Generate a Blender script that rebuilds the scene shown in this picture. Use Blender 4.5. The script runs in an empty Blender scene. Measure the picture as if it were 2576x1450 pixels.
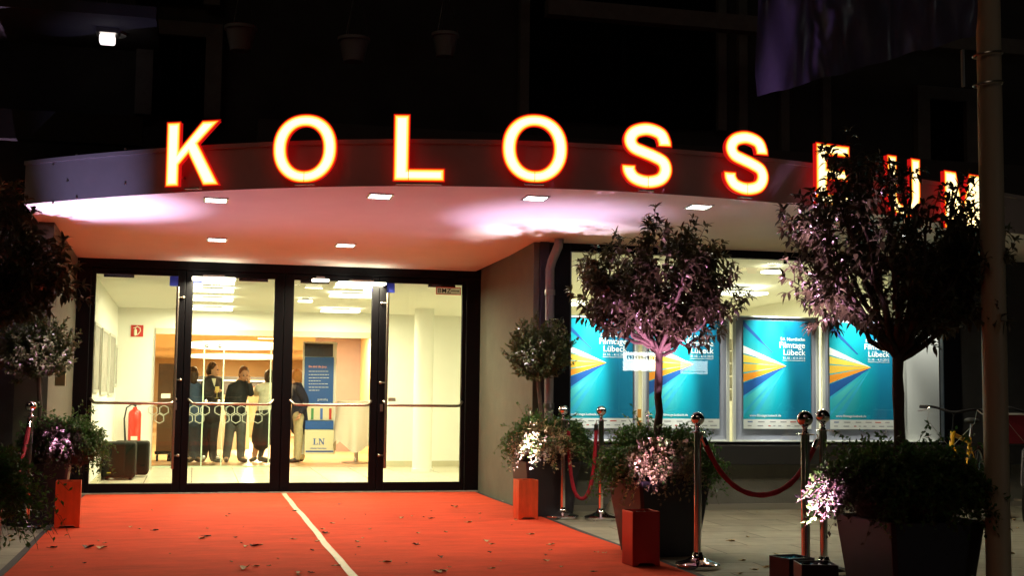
import bpy, bmesh, math, random
from mathutils import Vector, Matrix
R_ = math.radians
random.seed(7)
scene = bpy.context.scene
col = scene.collection

# ------------------------------------------------------------------ camera
FPX = 3200.0; CU, CV = 1288.0, 725.0; HC = 1.25           # calibrated on a 2576 x 1450 copy of the photograph
PITCH = math.atan((984 - 725) / FPX); ROLL = 0.012; YAW = math.atan(793 / FPX)
CAMR = Matrix.Rotation(-YAW, 4, 'Z') @ Matrix.Rotation(math.pi / 2 + PITCH, 4, 'X') @ Matrix.Rotation(ROLL, 4, 'Z')
cd = bpy.data.cameras.new('camera'); cam = bpy.data.objects.new('camera', cd); col.objects.link(cam)
cam.matrix_world = Matrix.Translation((0, 0, HC)) @ CAMR
cd.sensor_width = 36.0; cd.lens = 36.0 * FPX / 2576.0; cd.clip_start = 0.05; cd.clip_end = 500
scene.camera = cam
# ------------------------------------------------------------------ night sky, faint sun lamp added as stand-in for street light, exposure
w = bpy.data.worlds.new('World'); scene.world = w; w.use_nodes = True
wn = w.node_tree; bg = wn.nodes['Background']
sky = wn.nodes.new('ShaderNodeTexSky'); sky.sky_type = 'NISHITA'; sky.sun_disc = False
sky.sun_elevation = R_(-9); sky.sun_rotation = R_(200)
wn.links.new(sky.outputs[0], bg.inputs[0]); bg.inputs[1].default_value = 0.05
sl = bpy.data.lights.new('street_light_fill', 'SUN'); so = bpy.data.objects.new('street_light_fill', sl); col.objects.link(so)
sl.energy = 0.07; sl.angle = R_(25); sl.color = (1.0, .72, .5)
so.rotation_euler = (R_(48), 0, R_(-38))
vs = scene.view_settings
vs.view_transform = 'Standard'; vs.look = 'None'; vs.exposure = 0; vs.gamma = 1
cy = scene.cycles
cy.use_denoising = True; cy.max_bounces = 8; cy.transparent_max_bounces = 24; cy.diffuse_bounces = 4
cy.glossy_bounces = 4; cy.sample_clamp_indirect = 4.0; cy.caustics_reflective = False; cy.caustics_refractive = False

# ------------------------------------------------------------------ pixel -> point helpers (calibration)
O = Vector((0, 0, HC)); R3 = CAMR.to_3x3()
def ray(u, v): return (R3 @ Vector((u - CU, CV - v, -FPX))).normalized()
def Z(u, v, z=0.0):
    d = ray(u, v); return O + d * ((z - HC) / d.z)
def P(u, v, y):
    d = ray(u, v); return O + d * (y / d.y)
YD = 15.5        # plane of the entrance doors
YW = 12.9        # plane of the display window and of the facade
SA, SB = 2.82, -0.035
def zs(y): return SA + SB * (y - YW)                       # the canopy's soffit falls gently towards the doors
def S(u, v):
    d = ray(u, v)
    t = (SA + SB * (-YW) - HC) / (d.z - SB * d.y)
    return O + d * t

# ------------------------------------------------------------------ materials
MATS = {}
def mat(name, base=(.5, .5, .5), rough=.6, metal=0.0, vary=0.0, scale=8.0, bump=0.0, bscale=60.0, emit=None, es=0.0,
        spec=.5, rand=0.0, trans=0.0, coat=0.0, stretch=None):
    if name in MATS: return MATS[name]
    m = bpy.data.materials.new(name); m.use_nodes = True; n = m.node_tree.nodes; L = m.node_tree.links
    b = n['Principled BSDF']
    b.inputs['Base Color'].default_value = (*base, 1); b.inputs['Roughness'].default_value = rough
    b.inputs['Metallic'].default_value = metal; b.inputs['Specular IOR Level'].default_value = spec
    b.inputs['Coat Weight'].default_value = coat
    co = n.new('ShaderNodeTexCoord'); src = co.outputs['Object']
    if stretch:
        mp = n.new('ShaderNodeMapping'); mp.inputs['Scale'].default_value = stretch
        L.new(src, mp.inputs[0]); src = mp.outputs[0]
    if vary or rand:
        mix = n.new('ShaderNodeHueSaturation'); mix.inputs['Color'].default_value = (*base, 1)
        if rand:
            ge = n.new('ShaderNodeNewGeometry'); mr = n.new('ShaderNodeMapRange')
            mr.inputs['To Min'].default_value = 1 - rand; mr.inputs['To Max'].default_value = 1 + rand
            L.new(ge.outputs['Random Per Island'], mr.inputs[0]); L.new(mr.outputs[0], mix.inputs['Value'])
            mh = n.new('ShaderNodeMapRange'); mh.inputs['To Min'].default_value = .5 - rand * .09; mh.inputs['To Max'].default_value = .5 + rand * .05
            L.new(ge.outputs['Random Per Island'], mh.inputs[0]); L.new(mh.outputs[0], mix.inputs['Hue'])
        else:
            nz = n.new('ShaderNodeTexNoise'); nz.inputs['Scale'].default_value = scale; nz.inputs['Detail'].default_value = 6
            nz.inputs['Roughness'].default_value = .65
            L.new(src, nz.inputs[0]); mr = n.new('ShaderNodeMapRange')
            mr.inputs['From Min'].default_value = .3; mr.inputs['From Max'].default_value = .7
            mr.inputs['To Min'].default_value = 1 - vary; mr.inputs['To Max'].default_value = 1 + vary
            L.new(nz.outputs[0], mr.inputs[0]); L.new(mr.outputs[0], mix.inputs['Value'])
        L.new(mix.outputs[0], b.inputs['Base Color'])
    if bump:
        nb = n.new('ShaderNodeTexNoise'); nb.inputs['Scale'].default_value = bscale; nb.inputs['Detail'].default_value = 4
        L.new(src, nb.inputs[0]); bp = n.new('ShaderNodeBump'); bp.inputs['Strength'].default_value = bump
        bp.inputs['Distance'].default_value = .01
        L.new(nb.outputs[0], bp.inputs['Height']); L.new(bp.outputs[0], b.inputs['Normal'])
    if emit:
        b.inputs['Emission Color'].default_value = (*emit, 1); b.inputs['Emission Strength'].default_value = es
    if trans:
        out = n['Material Output']; t = n.new('ShaderNodeBsdfTranslucent'); ms = n.new('ShaderNodeMixShader')
        t.inputs[0].default_value = (*[min(1, c * 1.6) for c in base], 1); ms.inputs[0].default_value = trans
        L.new(b.outputs[0], ms.inputs[1]); L.new(t.outputs[0], ms.inputs[2]); L.new(ms.outputs[0], out.inputs[0])
    MATS[name] = m; return m

def glass_mat(name='clear_glass', tint=(.97, .99, .97), refl=1.0):
    m = bpy.data.materials.new(name); m.use_nodes = True; n = m.node_tree.nodes; L = m.node_tree.links
    n.remove(n['Principled BSDF']); out = n['Material Output']
    tr = n.new('ShaderNodeBsdfTransparent'); tr.inputs[0].default_value = (*tint, 1)
    gl = n.new('ShaderNodeBsdfGlossy'); gl.inputs['Roughness'].default_value = .01
    fr = n.new('ShaderNodeFresnel'); fr.inputs[0].default_value = 1.5
    mu = n.new('ShaderNodeMath'); mu.operation = 'MULTIPLY'; mu.inputs[1].default_value = refl
    ms = n.new('ShaderNodeMixShader'); L.new(fr.outputs[0], mu.inputs[0]); L.new(mu.outputs[0], ms.inputs[0])
    L.new(tr.outputs[0], ms.inputs[1]); L.new(gl.outputs[0], ms.inputs[2]); L.new(ms.outputs[0], out.inputs[0])
    MATS[name] = m; return m

GLASS = glass_mat()
BLACKFR = mat('dark_frame_paint', (.003, .0025, .004), .5, 0, bump=.03, bscale=200, spec=.12)
CHROME = mat('chrome', (.82, .82, .84), .07, 1.0)
STEEL = mat('brushed_steel', (.5, .48, .45), .28, 1.0)
WHITEW = mat('lobby_white_wall', (.82, .82, .74), .8, vary=.02, scale=3, bump=.05, bscale=150)
CEILW = mat('white_ceiling_paint', (.8, .8, .72), .85, vary=.02, scale=2)
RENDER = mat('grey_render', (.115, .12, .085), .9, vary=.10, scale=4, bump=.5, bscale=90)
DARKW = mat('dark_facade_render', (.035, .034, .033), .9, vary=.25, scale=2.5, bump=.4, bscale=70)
DARKBR = mat('dark_window_bay', (.012, .012, .014), .35)
LETTERY = None

# ------------------------------------------------------------------ mesh builder
class MB:
    def __init__(s): s.v = []; s.f = []; s.mi = []; s.cur = 0
    def add(s, vs_, fs, mi=None):
        o = len(s.v); s.v += [Vector(p) for p in vs_]; s.f += [tuple(i + o for i in f) for f in fs]
        s.mi += [s.cur if mi is None else mi] * len(fs)
        return s
    def box(s, x0, x1, y0, y1, z0, z1, M=None):
        vs_ = [Vector((x, y, z)) for z in (z0, z1) for y in (y0, y1) for x in (x0, x1)]
        if M: vs_ = [M @ p for p in vs_]
        return s.add(vs_, [(0, 2, 3, 1), (4, 5, 7, 6), (0, 1, 5, 4), (2, 6, 7, 3), (0, 4, 6, 2), (1, 3, 7, 5)])
    def tube(s, pts, rad, n=10, caps=True, flat=1.0, axis=None):
        pts = [Vector(p) for p in pts]
        if not isinstance(rad, (list, tuple)): rad = [rad] * len(pts)
        rings = []; up = Vector((0, 0, 1)); prev = None
        for i, p in enumerate(pts):
            t = (pts[min(i + 1, len(pts) - 1)] - pts[max(i - 1, 0)])
            t = t.normalized() if t.length > 1e-9 else Vector((0, 0, 1))
            if prev is None:
                a = axis if axis is not None else (up if abs(t.z) < .9 else Vector((1, 0, 0)))
                x = t.cross(a).normalized()
            else: x = (prev - t * prev.dot(t)).normalized()
            prev = x; y = t.cross(x)
            rings.append([p + (x * math.cos(k * 2 * math.pi / n) + y * math.sin(k * 2 * math.pi / n) * flat) * rad[i] for k in range(n)])
        vs_ = [q for r in rings for q in r]; fs = []
        for i in range(len(rings) - 1):
            for k in range(n): fs.append((i * n + k, i * n + (k + 1) % n, (i + 1) * n + (k + 1) % n, (i + 1) * n + k))
        if caps:
            fs.append(tuple(range(n - 1, -1, -1))); fs.append(tuple((len(rings) - 1) * n + k for k in range(n)))
        return s.add(vs_, fs)
    def lathe(s, prof, c=(0, 0, 0), n=28, M=None):
        c = Vector(c); vs_ = []; fs = []
        for r, z in prof:
            for k in range(n):
                a = k * 2 * math.pi / n; p = Vector((r * math.cos(a), r * math.sin(a), z))
                vs_.append((M @ p if M else p) + c)
        for i in range(len(prof) - 1):
            for k in range(n): fs.append((i * n + k, i * n + (k + 1) % n, (i + 1) * n + (k + 1) % n, (i + 1) * n + k))
        fs.append(tuple(range(n - 1, -1, -1))); fs.append(tuple((len(prof) - 1) * n + k for k in range(n)))
        return s.add(vs_, fs)
    def ball(s, c, r, n=20, m=12, sc=(1, 1, 1), M=None):
        c = Vector(c); vs_ = []; fs = []
        for i in range(m + 1):
            t = math.pi * i / m
            for k in range(n):
                a = 2 * math.pi * k / n
                p = Vector((r * sc[0] * math.sin(t) * math.cos(a), r * sc[1] * math.sin(t) * math.sin(a), r * sc[2] * math.cos(t)))
                vs_.append((M @ p if M else p) + c)
        for i in range(m):
            for k in range(n): fs.append((i * n + k, (i + 1) * n + k, (i + 1) * n + (k + 1) % n, i * n + (k + 1) % n))
        return s.add(vs_, fs)
    def prism(s, poly, d):                                  # poly: 3-D loop, d: extrusion vector
        poly = [Vector(p) for p in poly]; d = Vector(d); n = len(poly)
        return s.add(poly + [p + d for p in poly], [tuple(range(n)), tuple(range(2 * n - 1, n - 1, -1))] +
                     [(i, n + i, n + (i + 1) % n, (i + 1) % n) for i in range(n)])
    def build(s, name, m, parent=None, smooth=False, bevel=0.0, base=None, mats=None):
        off = Vector((0, 0, 0)); q = parent
        while q is not None: off += q.location; q = q.parent
        if parent is None and s.v:
            if base is None:
                xs = [p.x for p in s.v]; ys = [p.y for p in s.v]; zz = [p.z for p in s.v]
                base = Vector(((min(xs) + max(xs)) / 2, (min(ys) + max(ys)) / 2, min(zz)))
            off = Vector(base)
        me = bpy.data.meshes.new(name); me.from_pydata([tuple(p - off) for p in s.v], [], s.f)
        for mm in (mats or [m]): me.materials.append(mm)
        if mats: me.polygons.foreach_set('material_index', s.mi)
        bm = bmesh.new(); bm.from_mesh(me); bmesh.ops.recalc_face_normals(bm, faces=bm.faces) if smooth != 'leaf' else None
        bm.to_mesh(me); bm.free()
        if smooth: me.polygons.foreach_set('use_smooth', [True] * len(me.polygons))
        o = bpy.data.objects.new(name, me); col.objects.link(o)
        if parent is not None: o.parent = parent
        else: o.location = off
        if bevel:
            b = o.modifiers.new('bevel', 'BEVEL'); b.width = bevel; b.segments = 2; b.limit_method = 'ANGLE'
        if smooth is True:
            try:
                me.set_sharp_from_angle(angle=R_(40))
            except Exception: pass
        me.update()
        return o
def tag(o, label=None, cat=None, group=None, kind=None):
    if label: o['label'] = label
    if cat: o['category'] = cat
    if group: o['group'] = group
    if kind: o['kind'] = kind
    return o
def thing(name, label, cat, loc=(0, 0, 0), group=None):
    o = bpy.data.objects.new(name, None); col.objects.link(o); o.location = loc; o.empty_display_size = .1
    return tag(o, label, cat, group)
def copy_tree(o, parent=None):
    c = o.copy(); col.objects.link(c); c.parent = parent
    for ch in list(o.children): copy_tree(ch, c)
    return c
def lamp(name, kind, loc, power, color, parent=None, rot=(0, 0, 0), size=.1, sizey=None, spot=None, blend=.5, spread=None):
    l = bpy.data.lights.new(name, kind); l.energy = power; l.color = color
    if kind == 'AREA':
        l.shape = 'RECTANGLE'; l.size = size; l.size_y = sizey or size
        if spread: l.spread = spread
    else: l.shadow_soft_size = size
    if kind == 'SPOT': l.spot_size = spot; l.spot_blend = blend
    o = bpy.data.objects.new(name, l); col.objects.link(o)
    off = Vector((0, 0, 0)); q = parent
    while q is not None: off += q.location; q = q.parent
    o.parent = parent; o.location = Vector(loc) - off; o.rotation_euler = rot
    return o
def text_mb(mb, s, size, M, mi=0, align='LEFT', bold=0.0, spacing=1.0, depth=0.0):
    c = bpy.data.curves.new('t', 'FONT'); c.body = s; c.size = size; c.align_x = align; c.offset = bold; c.space_character = spacing
    c.resolution_u = 3; c.extrude = depth
    o = bpy.data.objects.new('t', c); col.objects.link(o)
    dg = bpy.context.evaluated_depsgraph_get(); me = bpy.data.meshes.new_from_object(o.evaluated_get(dg))
    mb.add([M @ v.co for v in me.vertices], [tuple(p.vertices) for p in me.polygons], mi)
    bpy.data.objects.remove(o); bpy.data.curves.remove(c); bpy.data.meshes.remove(me)
def face_M(origin, right=(1, 0, 0)):                        # local x -> right, y -> up, z -> towards viewer
    r = Vector(right).normalized(); u = Vector((0, 0, 1)); n = r.cross(u)
    m = Matrix((r, u, n)).transposed().to_4x4(); m.translation = Vector(origin); return m

# ================================================================== SETTING
pm = bpy.data.materials.new('pavement_slabs'); pm.use_nodes = True
n = pm.node_tree.nodes; L = pm.node_tree.links; b = n['Principled BSDF']
co = n.new('ShaderNodeTexCoord'); mp = n.new('ShaderNodeMapping'); mp.inputs['Rotation'].default_value = (0, 0, R_(2))
br = n.new('ShaderNodeTexBrick'); br.inputs['Scale'].default_value = 1.0; br.inputs['Brick Width'].default_value = .75
br.inputs['Row Height'].default_value = .5; br.inputs['Mortar Size'].default_value = .006; br.inputs['Mortar Smooth'].default_value = .3
br.inputs['Color1'].default_value = (.26, .255, .19, 1); br.inputs['Color2'].default_value = (.33, .32, .24, 1); br.inputs['Mortar'].default_value = (.09, .085, .07, 1)
nz = n.new('ShaderNodeTexNoise'); nz.inputs['Scale'].default_value = 2.2; nz.inputs['Detail'].default_value = 9; nz.inputs['Roughness'].default_value = .7
mr = n.new('ShaderNodeMapRange'); mr.inputs['From Min'].default_value = .3; mr.inputs['From Max'].default_value = .7; mr.inputs['To Min'].default_value = .7; mr.inputs['To Max'].default_value = 1.2
hs = n.new('ShaderNodeHueSaturation')
L.new(co.outputs['Object'], mp.inputs[0]); L.new(mp.outputs[0], br.inputs[0]); L.new(co.outputs['Object'], nz.inputs[0])
L.new(nz.outputs[0], mr.inputs[0]); L.new(mr.outputs[0], hs.inputs['Value']); L.new(br.outputs[0], hs.inputs['Color']); L.new(hs.outputs[0], b.inputs['Base Color'])
b.inputs['Roughness'].default_value = .75
bp = n.new('ShaderNodeBump'); bp.inputs['Strength'].default_value = .6; bp.inputs['Distance'].default_value = .006; ad = n.new('ShaderNodeMath'); ad.operation = 'MULTIPLY_ADD'
ad.inputs[1].default_value = .35; nz2 = n.new('ShaderNodeTexNoise'); nz2.inputs['Scale'].default_value = 120; L.new(co.outputs['Object'], nz2.inputs[0])
L.new(nz2.outputs[0], ad.inputs[0]); sb = n.new('ShaderNodeMath'); sb.operation = 'SUBTRACT'; sb.inputs[0].default_value = 1; L.new(br.outputs['Fac'], sb.inputs[1])
L.new(sb.outputs[0], ad.inputs[2]); L.new(ad.outputs[0], bp.inputs['Height']); L.new(bp.outputs[0], b.inputs['Normal'])
tag(MB().add([(-120, -60, 0), (120, -60, 0), (120, 140, 0), (-120, 140, 0)], [(0, 1, 2, 3)]).build('pavement', pm, base=(0, 0, 0)), kind='structure')

# red carpet
cm = bpy.data.materials.new('red_carpet_felt'); cm.use_nodes = True; n = cm.node_tree.nodes; L = cm.node_tree.links; b = n['Principled BSDF']
co = n.new('ShaderNodeTexCoord'); nz = n.new('ShaderNodeTexNoise'); nz.inputs['Scale'].default_value = 1.7; nz.inputs['Detail'].default_value = 12; nz.inputs['Roughness'].default_value = .75
mpp = n.new('ShaderNodeMapping'); mpp.inputs['Scale'].default_value = (1, 2.6, 1); L.new(co.outputs['Object'], mpp.inputs[0]); L.new(mpp.outputs[0], nz.inputs[0])
mr = n.new('ShaderNodeMapRange'); mr.inputs['From Min'].default_value = .3; mr.inputs['From Max'].default_value = .7; mr.inputs['To Min'].default_value = .68; mr.inputs['To Max'].default_value = 1.12
hs = n.new('ShaderNodeHueSaturation'); hs.inputs['Color'].default_value = (.72, .072, .028, 1); L.new(nz.outputs[0], mr.inputs[0]); L.new(mr.outputs[0], hs.inputs['Value'])
L.new(hs.outputs[0], b.inputs['Base Color']); b.inputs['Roughness'].default_value = .95; b.inputs['Specular IOR Level'].default_value = .12
b.inputs['Sheen Weight'].default_value = .12; b.inputs['Sheen Tint'].default_value = (1, .45, .3, 1)
nb = n.new('ShaderNodeTexNoise'); nb.inputs['Scale'].default_value = 190; L.new(co.outputs['Object'], nb.inputs[0]); bp = n.new('ShaderNodeBump'); bp.inputs['Strength'].default_value = .5
bp.inputs['Distance'].default_value = .004; L.new(nb.outputs[0], bp.inputs['Height']); L.new(bp.outputs[0], b.inputs['Normal'])
CX0, CX1 = -1.17, 3.36
cr = thing('red_carpet', 'wide red carpet running up to the glass entrance doors', 'carpet', ((CX0 + CX1) / 2, 9, 0))
mb = MB(); NX, NY = 24, 70
random.seed(3)
gv = []
for j in range(NY + 1):
    y = 1.0 + (15.36 - 1.0) * j / NY
    for i in range(NX + 1):
        x = CX0 + (CX1 - CX0) * i / NX
        gv.append((x + (math.sin(y * 2.1) * .008 if i in (0, NX) else 0), y, .011 + .0025 * math.sin(y * 3.1 + x * .8) * math.sin(x * 2 + y * .6)))
mb.add(gv, [(j * (NX + 1) + i, j * (NX + 1) + i + 1, (j + 1) * (NX + 1) + i + 1, (j + 1) * (NX + 1) + i) for j in range(NY) for i in range(NX)])
mb.build('carpet_sheet', cm, cr, smooth=True)
edge = mat('dark_carpet_edge', (.035, .032, .034), .7, vary=.3, scale=12)
for x0, x1 in ((CX0 - .055, CX0 - .004), (CX1 + .004, CX1 + .055)):
    MB().box(x0, x1, 1.0, 15.36, .001, .0075).build('edging', edge, cr)
def tape_mb():
    m_ = MB(); N = 90; vs_ = []; random.seed(12)
    for i in range(N + 1):
        y = 1.0 + 14.3 * i / N; wob = .004 * math.sin(y * 1.7) + .003 * math.sin(y * 4.1); hw = .028 + random.uniform(-.0018, .0018)
        vs_ += [(1.055 + wob - hw, y, .0162), (1.055 + wob + hw, y, .0166)]
    return m_.add(vs_, [(2 * i, 2 * i + 1, 2 * i + 3, 2 * i + 2) for i in range(N)])
tp = tag(tape_mb().build('tape_strip', mat('cream_tape', (.56, .47, .31), .55, vary=.12, scale=20, stretch=(1, .3, 1)), base=(1.05, 8, .0145)),
         'cream adhesive tape line running along the middle of the red carpet', 'tape')
tag(MB().box(-1.33, 3.42, 15.385, 15.44, .0, .022).build('threshold', mat('threshold_stone', (.38, .36, .31), .6, vary=.2)), kind='structure')

# ================================================================== CINEMA BUILDING
bld = thing('cinema_building', 'dark cinema building with lit glass entrance, curved canopy and large display window', 'building', (3, YW, 0))
XL, XR = -1.36, 3.43
TH = .12
# recess side walls (rough render), front wall left, pier, window wall
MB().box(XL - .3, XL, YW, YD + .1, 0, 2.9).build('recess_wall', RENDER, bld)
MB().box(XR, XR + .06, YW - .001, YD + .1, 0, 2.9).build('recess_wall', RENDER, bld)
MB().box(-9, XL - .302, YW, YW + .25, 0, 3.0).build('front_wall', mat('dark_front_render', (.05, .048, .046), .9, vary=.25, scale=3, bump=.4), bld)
uw0 = P(1432, 900, YW).x; uw1 = P(2371, 900, YW).x
zt = P(1650, 642, YW).z; zb = P(2000, 1113, YW).z
XP = P(1376, 900, YW).x
MB().box(XR + .062, XP, YW - .05, YW + .2, 0, zs(YW) + .1).build('pier', mat('dark_pier', (.03, .026, .04), .6, vary=.1), bld)
GR = mat('dark_plinth', (.15, .15, .13), .85, vary=.15, scale=3, bump=.4)
MB().box(XP, 14, YW, YW + .2, 0, zb - .24).build('plinth_wall', GR, bld)
MB().box(XP, 14, YW - .035, YW + .2, .0, .06).build('plinth_foot', mat('plinth_foot', (.25, .24, .2), .85), bld)
MB().box(XP, 14, YW - .16, YW + .2, zb - .238, zb - .03).build('window_ledge', mat('dark_ledge', (.03, .03, .03), .35, .2), bld, bevel=.008)
wf = MB()
wf.box(XP + .002, uw0, YW - .02, YW + .08, zb - .028, zs(YW) + .06)
wf.box(uw0, uw1, YW - .02, YW + .08, zt, zs(YW) + .06)
wf.box(uw0, uw1, YW - .04, YW + .08, zb - .028, zb)
wf.box(uw1, uw1 + .22, YW - .02, YW + .08, zb - .028, zs(YW) + .06)
win = wf.build('display_window', BLACKFR, bld, bevel=.004)
tag(win, 'wide dark framed display window')
MB().box(uw0, uw1, YW + .03, YW + .036, zb, zt).build('glass', GLASS, win)
MB().box(uw0, uw0 + .012, YW - .025, YW + .03, zb, zt).build('glazing_bead', mat('blue_bead', (.05, .08, .12), .3), win)
MB().box(uw1 - .012, uw1, YW - .025, YW + .03, zb, zt).build('glazing_bead', MATS['blue_bead'], win)
MB().box(uw1 + .222, 14, YW + .02, YW + .2, zb - .028, 2.95).build('side_wall', mat('right_wall', (.03, .03, .032), .7, vary=.2), bld)
# display room and lobby interior
ZC = 2.47
def zcy(y): return 2.565 - .02 * (y - YD)
YB = 20.5
MB().box(-1.22, 8.1, YD + .06, YB, -.06, .004).build('lobby_floor', None or mat('lobby_tiles_base', (.6, .56, .42), .25, vary=.05, scale=3), bld)
lf = bpy.data.materials.new('lobby_floor_tiles'); lf.use_nodes = True; n = lf.node_tree.nodes; L = lf.node_tree.links; b = n['Principled BSDF']
co = n.new('ShaderNodeTexCoord'); br = n.new('ShaderNodeTexBrick'); br.offset = 0; br.inputs['Scale'].default_value = 1; br.inputs['Brick Width'].default_value = .6; br.inputs['Row Height'].default_value = .6
br.inputs['Mortar Size'].default_value = .006; br.inputs['Color1'].default_value = (.62, .58, .44, 1); br.inputs['Color2'].default_value = (.68, .63, .48, 1); br.inputs['Mortar'].default_value = (.3, .27, .2, 1)
L.new(co.outputs['Object'], br.inputs[0]); L.new(br.outputs[0], b.inputs['Base Color']); b.inputs['Roughness'].default_value = .22
MB().add([(-1.2, YD + .06, .006), (8.05, YD + .06, .006), (8.05, YB, .006), (-1.2, YB, .006)], [(0, 1, 2, 3)]).build('floor_tiles', lf, bld)
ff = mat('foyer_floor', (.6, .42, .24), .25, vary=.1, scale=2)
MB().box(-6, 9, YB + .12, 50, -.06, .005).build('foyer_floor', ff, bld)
MB().box(-1.3, -1.18, YD + .06, YB, 0, ZC + .12).build('lobby_wall', WHITEW, bld)
xo0 = P(386, 1000, YB).x; xo1 = P(945, 1000, YB).x; zo = P(600, 845, YB).z
MB().box(-1.3, xo0, YB, YB + .12, 0, ZC).build('lobby_wall', WHITEW, bld)
MB().box(xo1, 8.1, YB, YB + .12, 0, ZC).build('lobby_wall', WHITEW, bld)
MB().box(xo0, xo1, YB, YB + .12, zo, ZC).build('lobby_wall', WHITEW, bld)
MB().box(xo0, xo1, YB - .02, YB - .002, zo - .0, zo + .09).build('opening_trim', mat('trim_beige', (.6, .55, .4), .6), bld)
sk = mat('skirting_beige', (.5, .46, .32), .6)
for a in ((-1.178, xo0 - .02, YB - .015, YB - .002), (xo1 + .02, 8.0, YB - .015, YB - .002)):
    MB().box(*a, .006, .10).build('skirting', sk, bld)
MB().box(-1.178, -1.162, YD + .1, YB - .02, .006, .10).build('skirting', sk, bld)
MB().add([(-1.3, YD + .052, zcy(YD)), (8.2, YD + .052, zcy(YD)), (8.2, YB + .12, zcy(YB + .12)), (-1.3, YB + .12, zcy(YB + .12)), (-1.3, YD + .052, zcy(YD) + .1), (8.2, YD + .052, zcy(YD) + .1), (8.2, YB + .12, zcy(YB + .12) + .1), (-1.3, YB + .12, zcy(YB + .12) + .1)],
         [(0, 3, 2, 1), (4, 5, 6, 7), (0, 1, 5, 4), (1, 2, 6, 5), (2, 3, 7, 6), (3, 0, 4, 7)]).build('lobby_ceiling', CEILW, bld)
ZD = zt + .04
MB().add([(XR + .201, YW + .11, ZD), (9, YW + .11, ZD), (9, YD + .05, zcy(YD)), (XR + .201, YD + .05, zcy(YD)), (XR + .201, YW + .11, ZD + .1), (9, YW + .11, ZD + .1), (9, YD + .05, zcy(YD) + .1), (XR + .201, YD + .05, zcy(YD) + .1)],
         [(0, 3, 2, 1), (4, 5, 6, 7), (0, 1, 5, 4), (1, 2, 6, 5), (2, 3, 7, 6), (3, 0, 4, 7)]).build('display_ceiling', CEILW, bld)
MB().box(8.05, 8.2, 13.7, YB, 0, ZC + .3).build('display_side_wall', WHITEW, bld)
MB().box(8.201, 9, 13.7, 13.8, 0, ZC + .3).build('display_end_wall', WHITEW, bld)
MB().box(XR + .07, 8.04, YW + .21, YD + .055, -.06, .003).build('display_floor', MATS['lobby_tiles_base'], bld)
MB().box(XR + .062, XR + .2, YW + .21, YD + .1, 0, ZD + .1).build('partition_wall', WHITEW, bld)
MB().box(uw0 - .1, uw1 + .1, YW + .205, YW + .62, zb - .12, zb - .03).build('window_shelf', mat('shelf_white', (.7, .7, .62), .5), bld)
# transom wall above the window inside
MB().box(uw0 - .2, 8.1, YW + .085, YW + .105, zt + .03, ZC + .6).build('window_head', mat('head_grey', (.5, .5, .45), .7), bld)
# foyer beyond
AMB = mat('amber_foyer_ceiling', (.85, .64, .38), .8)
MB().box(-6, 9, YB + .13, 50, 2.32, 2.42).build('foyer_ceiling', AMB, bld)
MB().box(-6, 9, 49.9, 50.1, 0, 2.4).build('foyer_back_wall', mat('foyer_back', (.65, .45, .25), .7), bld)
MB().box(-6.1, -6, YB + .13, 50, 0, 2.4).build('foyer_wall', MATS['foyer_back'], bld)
xfr = P(905, 1000, 25.5).x
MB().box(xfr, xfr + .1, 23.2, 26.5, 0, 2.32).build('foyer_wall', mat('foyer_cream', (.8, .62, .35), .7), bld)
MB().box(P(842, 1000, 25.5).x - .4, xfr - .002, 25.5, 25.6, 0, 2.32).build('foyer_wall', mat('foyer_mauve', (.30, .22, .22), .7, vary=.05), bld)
# bar at the far end
bar = thing('bar_counter', 'long dark bar counter with lit shelf line at the far end of the foyer', 'bar', (1.5, 33, 0))
MB().box(P(490, 1000, 33).x, P(735, 1000, 33).x, 33, 33.6, 0, 1.05).build('counter', mat('bar_front', (.72, .56, .34), .5, vary=.15), bar, bevel=.01)
MB().box(P(480, 1000, 36).x, P(745, 1000, 36).x, 36, 36.3, 1.05, 1.55).build('back_shelf', mat('bar_dark', (.05, .045, .05), .4), bar)
MB().box(P(490, 1000, 36).x, P(740, 1000, 36).x, 35.9, 35.98, 1.42, 1.45).build('shelf_light', mat('shelf_light', (1, .9, .7), emit=(1, .8, .55), es=3), bar)
# doors ---------------------------------------------------------------
def X(u, y=YD): return P(u, 950, y).x
edges = [(X(233), X(441)), (X(479), X(685)), (X(734), X(931)), (X(968), X(1159))]
zg0, zg1 = .125, 2.555
zf = zs(YD)
fr = MB(); x0, x1 = XL + .002, XR - .002
yf0, yf1 = YD - .05, YD + .05
fr.box(x0, x1, yf0 - .01, yf1, zg1 + .075, zf + .03)
cuts = [x0, edges[0][0] - .05, None]
fr.box(x0, edges[0][0] - .055, yf0, yf1, 0.0, zg1 + .075); fr.box(edges[3][1] + .055, x1, yf0, yf1, 0, zg1 + .075)
mid = [(edges[i][1] + edges[i + 1][0]) / 2 for i in range(3)]
for xg in mid: fr.box(xg - .03, xg + .03, YD + .0305, YD + .045, .01, zg1 + .073)
dframe = fr.build('door_frame', BLACKFR, bld, bevel=.004)
dl = ['left glass door leaf with upright pull bar', 'second glass door leaf from the left', 'third glass door leaf from the left', 'right glass door leaf with upright pull bar']
lims = [edges[0][0] - .053, mid[0], mid[1], mid[2], edges[3][1] + .053]
BAR = mat('bar_steel', (.42, .36, .3), .3, 1.0)
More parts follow.
